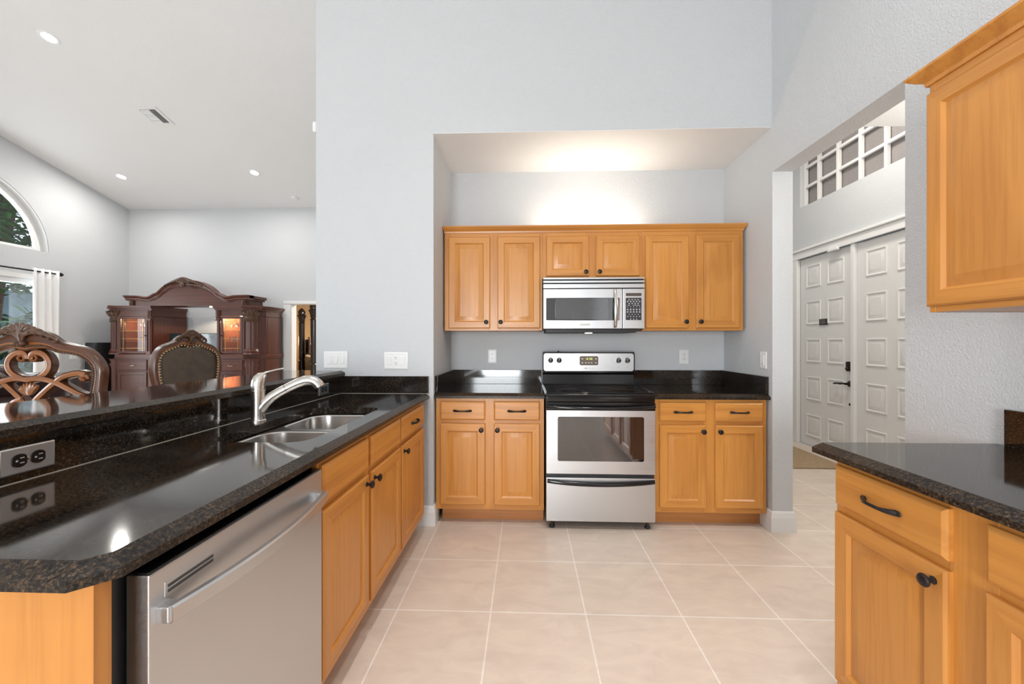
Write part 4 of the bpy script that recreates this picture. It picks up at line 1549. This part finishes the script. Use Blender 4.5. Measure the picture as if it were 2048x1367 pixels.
# ---- leather armchair by the window, speaker beside the cabinet
root = thing('leather_sofa', 'dark brown leather sofa by the window behind the lattice chair', 'sofa', (-6.55, 4.22, 0), pi / 2)
MB().box((-0.95, -0.42, 0.08), (0.95, 0.48, 0.42), 0.05, seg=3).build('base', 'dleather', root)
for k in (-1, 1):
    MB().box((0.45 * k - 0.43, -0.45, 0.40), (0.45 * k + 0.43, 0.25, 0.56), 0.06, seg=4).build('seat_cushion', 'dleather', root)
    MB().box((0.45 * k - 0.44, 0.18, 0.50), (0.45 * k + 0.44, 0.46, 0.97), 0.10, seg=5).build('back_cushion', 'dleather', root)
for k in (-1, 1):
    MB().box((0.95 * k - 0.13, -0.55, 0.08), (0.95 * k + 0.13, 0.46, 0.86), 0.12, seg=6).build('arm', 'dleather', root)
for sx in (-0.95, 0.95):
    for sy in (-0.36, 0.40):
        MB().lathe([(0.03, 0), (0.04, 0.05), (0.04, 0.09)], (sx, sy, 0), 'z', 12).build('foot', 'cherry', root)

root = thing('tower_speaker', 'black tower speaker between the wall and the left cabinet column', 'speaker', (-7.90, 7.10, 0))
MB().box((-0.11, -0.12, 0.03), (0.11, 0.20, 1.26), 0.01).build('cabinet', 'blackm', root)
MB().box((-0.16, -0.08, 0.03), (-0.105, 0.16, 1.19), 0.008).build('side_panel', 'black', root)
MB().box((-0.10, -0.135, 0.10), (0.10, -0.115, 1.22), 0.006).build('grille', 'blackm', root)
MB().box((-0.17, -0.16, 0), (0.14, 0.24, 0.035), 0.006).build('base', 'black', root)

# ---------------------------------------------------------------- carved entertainment cabinet (local origin at floor, front towards -y)
HX, HY = -6.23, 7.06
root = thing('entertainment_cabinet', 'large carved dark cherry entertainment cabinet with lit glass doors', 'cabinet', (HX, HY, 0))
DEP = 0.74
IN, OUT = 0.60, 1.40


def tower(sx):
    OUT = 1.50 if sx < 0 else 1.36
    cx = sx * (OUT - 0.245)            # where the canted corner starts
    # lower cabinet
    pts = [(sx * IN, 0), (cx, 0), (sx * OUT, 0.26), (sx * OUT, DEP), (sx * IN, DEP)]
    mb = MB().prism(pts, 'z', 0.08, 0.97)
    mb.prism([(a * 1.0, b + (0.02 if b == 0 else 0)) for a, b in pts], 'z', 0.0, 0.09)
    lower = mb.build('lower_cabinet', 'cherry', root)
    led = [(sx * (IN - 0.015), -0.03), (cx + sx * 0.01, -0.03), (sx * (OUT + 0.02), 0.245), (sx * (OUT + 0.02), DEP), (sx * (IN - 0.015), DEP)]
    mb = MB().prism(led, 'z', 0.985, 1.045)
    mb.prism([(a + 0, b + 0.012) for a, b in led], 'z', 0.965, 0.99)
    mb.build('ledge', 'cherry_h', root)
    a, b = sorted((sx * (IN + 0.09), cx - sx * 0.02))
    m2 = MB().rings(a, 0.745, b, 0.945, [(0, 0), (0, -0.014), (0.006, -0.018), (0.02, -0.018), (0.026, -0.012), (0.03, -0.012)])
    dr_ = m2.build('drawer', 'cherry_h', root)
    MB().tube([((a + b) / 2 - 0.05, -0.018, 0.85), ((a + b) / 2 - 0.045, -0.036, 0.845), ((a + b) / 2, -0.042, 0.835), ((a + b) / 2 + 0.045, -0.036, 0.845), ((a + b) / 2 + 0.05, -0.018, 0.85)], 0.005, 8).build('handle', 'brass', dr_)
    m2 = MB().rings(a, 0.12, b, 0.725, [(0, 0), (0, -0.014), (0.006, -0.018), (0.05, -0.018), (0.056, -0.010), (0.08, -0.016)])
    m2.build('door', 'cherry', root)
    # upper case: open box
    mb = MB()
    mb.box((sx * IN, 0.03, 1.045), (sx * (IN + 0.02), DEP, 1.745))
    mb.box((sx * (OUT - 0.02), 0.29, 1.045), (sx * OUT, DEP, 1.745))
    mb.box((sx * (IN + 0.02), DEP - 0.02, 1.045), (sx * (OUT - 0.02), DEP - 0.001, 1.745))
    mb.prism(pts, 'z', 1.738, 1.86)
    mb.box((cx - sx * 0.02, 0.0, 1.045), (cx + sx * 0.01, 0.03, 1.75))
    mb.prism([(cx, 0.0), (sx * OUT, 0.26), (sx * OUT, 0.30), (cx, 0.04)], 'z', 1.045, 1.75)
    mb.build('upper_case', 'cherry', root)
    mb = MB().box((sx * (IN + 0.021), 0.05, 1.05), (sx * (IN + 0.026), DEP - 0.022, 1.735)).box((sx * (OUT - 0.026), 0.29, 1.05), (sx * (OUT - 0.021), DEP - 0.022, 1.735))
    mb.box((sx * (IN + 0.03), DEP - 0.027, 1.05), (sx * (OUT - 0.03), DEP - 0.021, 1.735))
    mb.build('lining', 'lining', root)
    # cornice
    mb = MB()
    for o_f, z0, z1 in ((0.018, 1.845, 1.865), (0.03, 1.865, 1.88), (0.05, 1.88, 1.905), (0.062, 1.905, 1.93)):
        p2 = [(sx * (IN - o_f * 0.5), -o_f), (cx + sx * o_f * 0.4, -o_f), (sx * (OUT + o_f), 0.26 - o_f * 0.4), (sx * (OUT + o_f), DEP), (sx * (IN - o_f * 0.5), DEP)]
        mb.prism(p2, 'z', z0, z1)
    # square pad over the column
    mb.m = Matrix.Translation((sx * (OUT - 0.165), 0.105, 0)) @ Matrix.Rotation(sx * 0.71, 4, 'Z')
    mb.box((-0.15, -0.13, 1.845), (0.15, 0.13, 1.89), 0.008)
    mb.box((-0.175, -0.155, 1.885), (0.175, 0.13, 1.932), 0.008)
    mb.m = Matrix.Identity(4)
    mb.build('cornice', 'cherry_h', root)
    # fluted column on the canted corner
    c0 = (sx * (OUT - 0.165), 0.095, 0)
    MB().lathe([(0.110, 1.14), (0.104, 1.16), (0.104, 1.62), (0.108, 1.64)], c0, 'z', 80, flute=10, fd=0.14).build('column', 'cherry', root, smooth=60)
    MB().lathe([(0.135, 1.045), (0.135, 1.075), (0.120, 1.08), (0.130, 1.10), (0.118, 1.12), (0.112, 1.14)], c0, 'z', 32).build('column_base', 'cherry_h', root)
    mb = MB().lathe([(0.112, 1.635), (0.128, 1.65), (0.112, 1.665), (0.126, 1.69), (0.112, 1.70), (0.118, 1.74), (0.150, 1.80), (0.140, 1.845)], c0, 'z', 32)
    for k in range(14):
        t = 2 * pi * k / 14
        rot = Matrix.Rotation(t, 3, 'Z') @ Matrix.Rotation(0.5, 3, 'Y')
        mb.ball((c0[0] + 0.135 * cos(t), c0[1] + 0.135 * sin(t), 1.775), (0.016, 0.024, 0.05), 8, 6, rot=rot)
    for k in range(18):
        t = 2 * pi * k / 18
        mb.ball((c0[0] + 0.155 * cos(t), c0[1] + 0.155 * sin(t), 1.825), (0.018, 0.018, 0.012), 8, 5)
    mb.build('capital', 'carve', root)
    MB().lathe([(0.12, 0.10), (0.12, 0.2), (0.10, 0.24), (0.105, 0.8), (0.13, 0.86), (0.11, 0.90), (0.135, 0.965)], c0, 'z', 40, flute=10, fd=0.08).build('lower_column', 'cherry', root, smooth=60)
    # slim pilaster at the inner front edge
    c1 = (sx * (IN + 0.045), 0.012, 0)
    MB().lathe([(0.034, 1.10), (0.030, 1.12), (0.030, 1.64), (0.034, 1.66)], c1, 'z', 40, flute=6, fd=0.2).build('pilaster', 'cherry', root, smooth=60)
    MB().box((c1[0] - 0.042, -0.03, 1.045), (c1[0] + 0.042, 0.04, 1.10), 0.006).build('pilaster_base', 'cherry', root)
    mb = MB().box((c1[0] - 0.044, -0.032, 1.66), (c1[0] + 0.044, 0.04, 1.69), 0.006).box((c1[0] - 0.038, -0.02, 1.689), (c1[0] + 0.038, 0.04, 1.845), 0.004)
    mb.build('pilaster_block', 'cherry', root)
    mb = MB()
    for k in range(5):
        mb.ball((c1[0], -0.026, 1.715 + 0.027 * k), (0.022, 0.012, 0.017), 8, 6)
    mb.build('block_carving', 'carve', root)
    # glass door
    a, b = sorted((sx * (IN + 0.088), cx - sx * 0.022))
    mb = MB()
    f = 0.042
    for p, q in (((a, -0.005, 1.06), (a + f, 0.02, 1.735)), ((b - f, -0.005, 1.06), (b, 0.02, 1.735)), ((a + f, -0.005, 1.06), (b - f, 0.02, 1.06 + f)), ((a + f, -0.005, 1.735 - f), (b - f, 0.02, 1.735))):
        mb.box(p, q, 0.005)
    gd = mb.build('glass_door', 'cherry', root)
    MB().box((a + f, 0.006, 1.06 + f), (b - f, 0.010, 1.735 - f)).build('pane', 'glass', gd, smooth=0)
    mb = MB()
    for xx in (a + f + 0.045, b - f - 0.045):
        mb.tube([(xx, 0.004, 1.06 + f), (xx, 0.004, 1.735 - f)], 0.0035, 6)
    for zz in (1.155, 1.33, 1.47, 1.64):
        mb.tube([(a + f, 0.004, zz), (b - f, 0.004, zz)], 0.0035, 6)
    mb.build('gold_came', 'gold', gd)
    MB().lathe([(0.008, 0), (0.006, 0.012), (0.014, 0.02), (0.010, 0.028)], ((b - 0.02) if sx < 0 else (a + 0.02), -0.005, 1.385), 'y', 12).build('knob', 'bronze', gd)
    zs = (1.27, 1.47)
    for z in zs:
        MB().box((sx * (IN + 0.03), 0.06, z), (sx * (OUT - 0.03), DEP - 0.03, z + 0.008)).build('shelf', 'crystal', root, smooth=0)
    MB().lathe([(0.03, 1.728), (0.03, 1.738)], (sx * (IN + 0.25), 0.35, 0), 'z', 16).build('cabinet_lamp', 'lamp', root)
    light('cabinet_light', 'POINT', (HX + sx * (IN + 0.25), HY + 0.33, 1.68), 20.0 if sx > 0 else 14.0, 0.03, color=(1.0, 0.74, 0.45))
    return cx


for s_ in (-1, 1):
    tower(s_)
# centre console and bridge
mb = MB().box((-IN, 0.12, 0.06), (IN, DEP, 0.76), 0.004).box((-IN + 0.01, 0.15, 0), (IN - 0.01, DEP - 0.02, 0.06))
mb.box((-IN + 0.0, 0.09, 0.76), (IN, DEP, 0.80), 0.008)
mb.build('console', 'cherry_h', root)
BD = 0.46
BM = Matrix.Translation((0.08, 0, 0))
half = [(0, 2.385), (0.088, 2.374), (0.245, 2.345), (0.40, 2.268), (0.50, 2.185), (0.535, 2.150), (0.60, 2.128), (0.715, 2.072), (0.85, 2.085), (0.90, 2.095), (1.11, 2.10)]
hs = resample(smooth_path(half, 5), 44)
mb = MB()
mb.m = BM
mb.prism([(x, z - 0.02) for x, z in hs] + [(1.085, 1.93), (-1.085, 1.93)] + [(-x, z - 0.02) for x, z in hs[::-1]][:-1], 'y', 0.0, 0.06)
mb.box((-1.08, 0.062, 1.934), (-1.03, BD, 2.09))
mb.box((1.03, 0.062, 1.934), (1.08, BD, 2.09))
mb.box((-1.02, 0.07, 1.934), (1.02, BD - 0.01, 1.955))
mb.box((-1.02, 0.07, 2.06), (1.02, BD - 0.01, 2.075))
mb.build('bridge', 'cherry_h', root)
mb = MB()
mb.m = BM
pr = [(0.075, 0.0), (-0.025, 0.0), (-0.04, -0.012), (-0.05, -0.03), (-0.062, -0.006 + 0.0), (-0.075, -0.004), (-0.078, 0.014), (0.075, 0.014)]
pr = [(0.10, -0.075), (-0.012, -0.075), (-0.018, -0.060), (-0.030, -0.052), (-0.034, -0.030), (-0.060, -0.014), (-0.072, 0.0), (-0.072, 0.016), (0.10, 0.016)]
full = [(-x, z) for x, z in hs[::-1]][:-1] + hs
loops = [[(-1.11 - 0.06, BD, 2.10 + b) for a, b in pr], [(-1.11 - 0.05 + 0 * a, 0.0 + a, 2.10 + b) for a, b in pr]]
for k, (x, z) in enumerate(full):
    loops.append([(x, a, z + b) for a, b in pr])
loops.append([(1.11 + 0.05, a, 2.10 + b) for a, b in pr])
mb.loft(loops[1:])
for sx in (-1, 1):
    mb.box((sx * 1.085, 0.0, 2.03), (sx * 1.125, BD, 2.06), 0.004)
    mb.box((sx * 1.05, -0.03, 2.06), (sx * 1.16, BD, 2.116), 0.006)
mb.build('arch_moulding', 'cherry_h', root, smooth=30)
ph = [(0, 2.27), (0.25, 2.235), (0.42, 2.165), (0.55, 2.06), (0.66, 2.02), (0.80, 1.985)]
hp = resample(smooth_path(ph, 5), 20)
mb = MB()
mb.m = BM
mb.prism([(x, z) for x, z in hp] + [(-x, z) for x, z in hp[::-1]][:-1], 'y', -0.010, 0.0)
mb.build('arched_panel', 'cherry_h', root)
mb = MB()
mb.m = BM
carving(mb, (0, -0.075, 2.335), 0.72, 0.15, 0.06, 7, 0.75)
mb.ball((0, -0.12, 2.29), (0.05, 0.04, 0.045), 12, 8)
mb.build('crest_carving', 'carve', root)
for sx in (-1, 1):
    mb = MB()
    mb.m = BM
    mb.box((sx * 1.01, -0.03, 1.935), (sx * 1.085, 0.0, 2.03), 0.004)
    for k in range(3):
        mb.ball((sx * 1.047, -0.035, 1.955 + 0.027 * k), (0.026, 0.014, 0.017), 8, 6)
    mb.build('corner_carving', 'carve', root)
MB().lathe([(0.045, 1.928), (0.045, 1.921), (0.03, 1.918)], (0.36, 0.22, 0), 'z', 18).build('puck_lamp', 'lamp', root)
light('puck_light', 'SPOT', (HX + 0.36, HY + 0.30, 1.90), 26, 0.04, color=(1.0, 0.80, 0.58)).data.spot_size = 2.6

root = thing('television', 'flat black television standing inside the entertainment cabinet', 'television', (HX - 0.02, HY + 0.36, 0.80))
MB().box((-0.60, 0.0, 0.06), (0.595, 0.045, 0.635), 0.006).build('case', 'blackm', root)
MB().box((-0.59, -0.003, 0.075), (0.585, 0.002, 0.625), 0.002).build('screen', 'tvscreen', root)
for sx in (-0.4, 0.4):
    MB().prism([(-0.10, 0), (0.14, 0), (0.03, 0.07), (0.015, 0.07)], 'x', sx - 0.012, sx + 0.012).build('foot', 'blackm', root)


# glassware on the shelves
def goblet_profile(h, r):
    return [(r * 0.75, 0.0), (r * 0.75, 0.003), (r * 0.12, 0.008), (r * 0.10, h * 0.45), (r * 0.45, h * 0.5), (r * 0.95, h * 0.68), (r, h * 0.82), (r * 0.86, h), (r * 0.82, h), (r * 0.95, h * 0.82), (r * 0.85, h * 0.69), (r * 0.3, h * 0.53)]


def tumbler_profile(h, r):
    return [(r * 0.8, 0), (r, h), (r * 0.93, h), (r * 0.74, 0.008)]


protos = {}


def glassware(kind, x, y, z, label, s=1.0):
    if kind not in protos:
        if kind == 'wine_glass':
            o = MB().lathe(goblet_profile(0.15, 0.036), seg=16).build(kind, 'crystal', smooth=50)
        elif kind == 'tumbler':
            o = MB().lathe(tumbler_profile(0.085, 0.034), seg=16).build(kind, 'crystal', smooth=50)
        elif kind == 'decanter':
            o = MB().lathe([(0.06, 0), (0.065, 0.02), (0.06, 0.09), (0.02, 0.13), (0.018, 0.17), (0.028, 0.18), (0.012, 0.185), (0.02, 0.205), (0.008, 0.225)], seg=18).build(kind, 'crystal', smooth=50)
        else:
            o = MB().lathe([(0.03, 0), (0.03, 0.006), (0.01, 0.02), (0.05, 0.05), (0.09, 0.085), (0.085, 0.085), (0.04, 0.05)], seg=18).build(kind, 'crystal', smooth=50)
        protos[kind] = o
    else:
        o = protos[kind].copy()
        COL.objects.link(o)
    o.location = (HX + x, HY + y, z)
    tag(o, label, 'glassware', 'glassware in the cabinet')


R0 = IN + 0.16
for k in range(5):
    glassware('wine_glass', R0 + 0.055 * k, 0.20 + 0.05 * (k % 2), 1.4785, 'stemmed glass on the upper glass shelf of the right lit cabinet')
for k in range(5):
    glassware('tumbler', R0 + 0.055 * k, 0.17 + 0.05 * (k % 2), 1.2785, 'cut crystal tumbler on the lower glass shelf of the right lit cabinet')
glassware('decanter', R0 + 0.07, 0.20, 1.0465, 'crystal decanter at the bottom of the right lit cabinet')
glassware('crystal_bowl', R0 + 0.27, 0.24, 1.0465, 'crystal footed bowl at the bottom of the right lit cabinet')
for k in range(3):
    glassware('wine_glass', -R0 - 0.08 - 0.07 * k, 0.20, 1.4785, 'stemmed glass on the upper glass shelf of the left lit cabinet')
glassware('crystal_bowl', -R0 - 0.16, 0.20, 1.2785, 'crystal footed bowl on the lower glass shelf of the left lit cabinet')
glassware('decanter', -R0 - 0.15, 0.18, 1.0465, 'crystal decanter at the bottom of the left lit cabinet')

# ---------------------------------------------------------------- bedroom beyond the doorway
root = thing('four_poster_bed', 'dark four poster bed with silver upholstered headboard through the doorway', 'bed', (-6.07, 10.60, 0), -0.936)
# local: x from the head post along the side of the bed (towards the viewer), y across the bed
L, WB = 2.15, 1.75


def post(x, y, h, name):
    pr = [(0.085, 0), (0.085, 0.75), (0.06, 0.78), (0.075, 0.82), (0.075, h - 0.42), (0.085, h - 0.40), (0.065, h - 0.38), (0.085, h - 0.34), (0.075, h - 0.32), (0.10, h - 0.24), (0.125, h - 0.20), (0.085, h - 0.17), (0.095, h - 0.10), (0.06, h - 0.04), (0.02, h)]
    MB().lathe(pr, (x, y, 0), 'z', 24).build(name, 'bedwood', root, smooth=40)


post(0, 0, 2.18, 'post')
post(0, WB, 2.18, 'post')
post(L, 0, 2.18, 'post')
post(L, WB, 2.18, 'post')
hb = [(0.08, 0.3), (0.08, 1.33), (0.30, 1.38), (0.55, 1.58), (WB / 2, 1.66), (WB - 0.55, 1.58), (WB - 0.30, 1.38), (WB - 0.08, 1.33), (WB - 0.08, 0.3)]


def inset(pts, s, dz):
    cy = WB / 2
    return [(cy + (a - cy) * s, b - dz if b > 0.5 else b) for a, b in pts]


hbo = MB().prism(hb, 'x', -0.04, 0.04).build('headboard', 'bedwood', root)
MB().prism(inset(hb, 0.90, 0.06), 'x', 0.03, 0.055).build('upholstery', 'silver', hbo)
MB().prism(inset(hb, 0.74, 0.15), 'x', 0.05, 0.065).build('inner_band', 'bedwood', hbo)
MB().prism(inset(hb, 0.60, 0.22), 'x', 0.06, 0.08).build('inner_panel', 'silver', hbo)
MB().box((0, -0.04, 0.25), (L, 0.03, 0.55), 0.01).box((0, WB - 0.03, 0.25), (L, WB + 0.04, 0.55), 0.01).build('side_rail', 'bedwood', root)
MB().prism([(0.08, 0.2), (0.08, 0.85), (WB / 2, 0.98), (WB - 0.08, 0.85), (WB - 0.08, 0.2)], 'x', L - 0.04, L + 0.04).build('footboard', 'bedwood', root)
MB().box((0.06, 0.05, 0.35), (L - 0.06, WB - 0.05, 0.96), 0.08, seg=4).build('mattress', 'bedcloth', root)


def pillow(name, mat, label, x, y, z, w, h, lean, rz=0.0):
    mb = MB()
    n = 10
    vs, fs = [], []
    for s in (1, -1):
        for j in range(n + 1):
            for i in range(n + 1):
                u, v = -1 + 2 * i / n, -1 + 2 * j / n
                t = 0.085 * ((1 - u ** 4) * (1 - v ** 4)) ** 0.5
                vs.append((s * t, u * w / 2 * (1 - 0.06 * (1 - v * v)), v * h / 2 * (1 - 0.06 * (1 - u * u))))
    for s in range(2):
        o = s * (n + 1) ** 2
        for j in range(n):
            for i in range(n):
                a = o + j * (n + 1) + i
                q = (a, a + 1, a + n + 2, a + n + 1)
                fs.append(q if s == 0 else q[::-1])
    mb.add(vs, fs)
    o = mb.build(name, mat, smooth=80, recalc=False)
    o.matrix_world = Matrix.Translation((-6.07, 10.60, 0)) @ Matrix.Rotation(-0.936, 4, 'Z') @ Matrix.Translation((x, y, z)) @ Matrix.Rotation(-lean, 4, 'Y')
    return tag(o, label, 'pillow', 'pillows on the bed')


pillow('pillow', 'pilbrown', 'brown pillow nearest the left bed post', 0.36, 0.42, 1.19, 0.62, 0.46, 0.35)
pillow('pillow', 'pilred', 'red pillow leaning on the headboard', 0.30, 1.02, 1.22, 0.60, 0.50, 0.3)
pillow('cushion', 'pilwhite', 'pale patterned cushion in front of the red pillow', 0.68, 0.72, 1.15, 0.40, 0.38, 0.5)
mb = MB().box((-6.50, 9.80, 0.0), (-6.05, 10.28, 0.86), 0.01)
tag(mb.build('nightstand', 'bedwood'), 'dark nightstand beside the left bed post', 'nightstand')
mb = MB()
vs, fs = [], []
for j in range(2):
    for i in range(41):
        u = i / 40
        vs.append((-5.9 + 1.6 * u, 11.94 + 0.035 * sin(u * 2 * pi * 9), 0.03 + 2.6 * j))
for i in range(40):
    fs.append((i, i + 1, i + 42, i + 41))
mb.add(vs, fs)
o = mb.build('bedroom_drape', 'drape', smooth=60, recalc=False)
o.modifiers.new('thick', 'SOLIDIFY').thickness = 0.004
tag(o, 'beige floor length drape behind the four poster bed', 'drape')
light('bedroom_lamp_light', 'POINT', (-6.9, 10.9, 1.3), 26, 0.12, color=(1.0, 0.68, 0.38))
light('bedroom_fill_light', 'AREA', (-3.3, 9.3, 2.5), 120, 1.0, 1.0, (0.3, 0.5, 0), (1.0, 0.95, 0.88))  # light panel added under the bedroom ceiling so the bedding shows

# ---------------------------------------------------------------- garden outside the window wall
mb = MB().box((-30, -20, -0.12), (-8.32, 30, -0.05))
struct(mb.build('ground', 'ground'), 'garden ground outside the window wall', 'ground')
mb = MB().box((-13.3, 0, -0.05), (-13.2, 16, 2.6))
struct(mb.build('wall_garden', 'fence', smooth=0), 'blue grey garden screen wall seen through the sliding door', 'wall')


def plant(name, label, cat, x, y, h, r, nleaf, lsize, mat, trunk=0.0, zc0=None, lean=0.0):
    rnd = random.Random(hash((round(x * 10), round(y * 10))) & 0xffff)
    root = thing(name, label, cat, (x, y, -0.05), 0, 'plants in the garden')
    if trunk:
        MB().tube([(0, 0, 0), (lean * 0.3, lean * 0.2, h * 0.4), (lean, lean * 0.6, h * 0.95)], [trunk, trunk * 0.85, trunk * 0.4], 12).build('trunk', 'bark', root)
    mb = MB()
    z0 = h * 0.5 if zc0 is None else zc0
    for k in range(nleaf):
        while True:
            p = Vector((rnd.uniform(-1, 1), rnd.uniform(-1, 1), rnd.uniform(-1, 1)))
            if p.length < 1:
                break
        c_ = Vector((p.x * r + lean, p.y * r, z0 + p.z * (h - z0)))
        if c_.z < 0.05:
            c_.z = 0.05
        R = Matrix.Rotation(rnd.uniform(0, 6.28), 3, 'Z') @ Matrix.Rotation(rnd.uniform(-0.9, 0.6), 3, 'Y') @ Matrix.Rotation(rnd.uniform(-0.8, 0.8), 3, 'X')
        s = lsize * rnd.uniform(0.6, 1.3)
        leaf = [(0, 0, 0), (s * 0.35, -s * 0.16, s * 0.03), (s * 0.75, -s * 0.12, 0.0), (s, 0, -s * 0.08), (s * 0.75, s * 0.12, 0.0), (s * 0.35, s * 0.16, s * 0.03)]
        mb.add([tuple(c_ + R @ Vector(q)) for q in leaf], [(0, 1, 2, 3, 4, 5)])
    mb.build('foliage', mat, root, smooth=0, recalc=False)
    return root


plant('tree', 'leafy tree with a thick trunk behind the arched window', 'tree', -11.0, 7.6, 5.6, 1.5, 2600, 0.24, 'leaf', 0.22, 3.9, 0.5)
plant('tree', 'blue green tree farther behind the arched window', 'tree', -15.6, 6.4, 6.4, 2.4, 2600, 0.28, 'leaf2', 0.16, 3.8)
plant('shrub', 'broad leaved shrub right outside the sliding glass door', 'shrub', -9.6, 6.1, 1.9, 0.6, 380, 0.34, 'leaf2')
plant('shrub', 'dark green shrub in front of the garden screen', 'shrub', -11.9, 9.6, 2.3, 0.9, 700, 0.30, 'leaf')
plant('shrub', 'tall palm like shrub left of the garden screen', 'shrub', -11.6, 5.6, 2.7, 1.0, 900, 0.40, 'leaf')
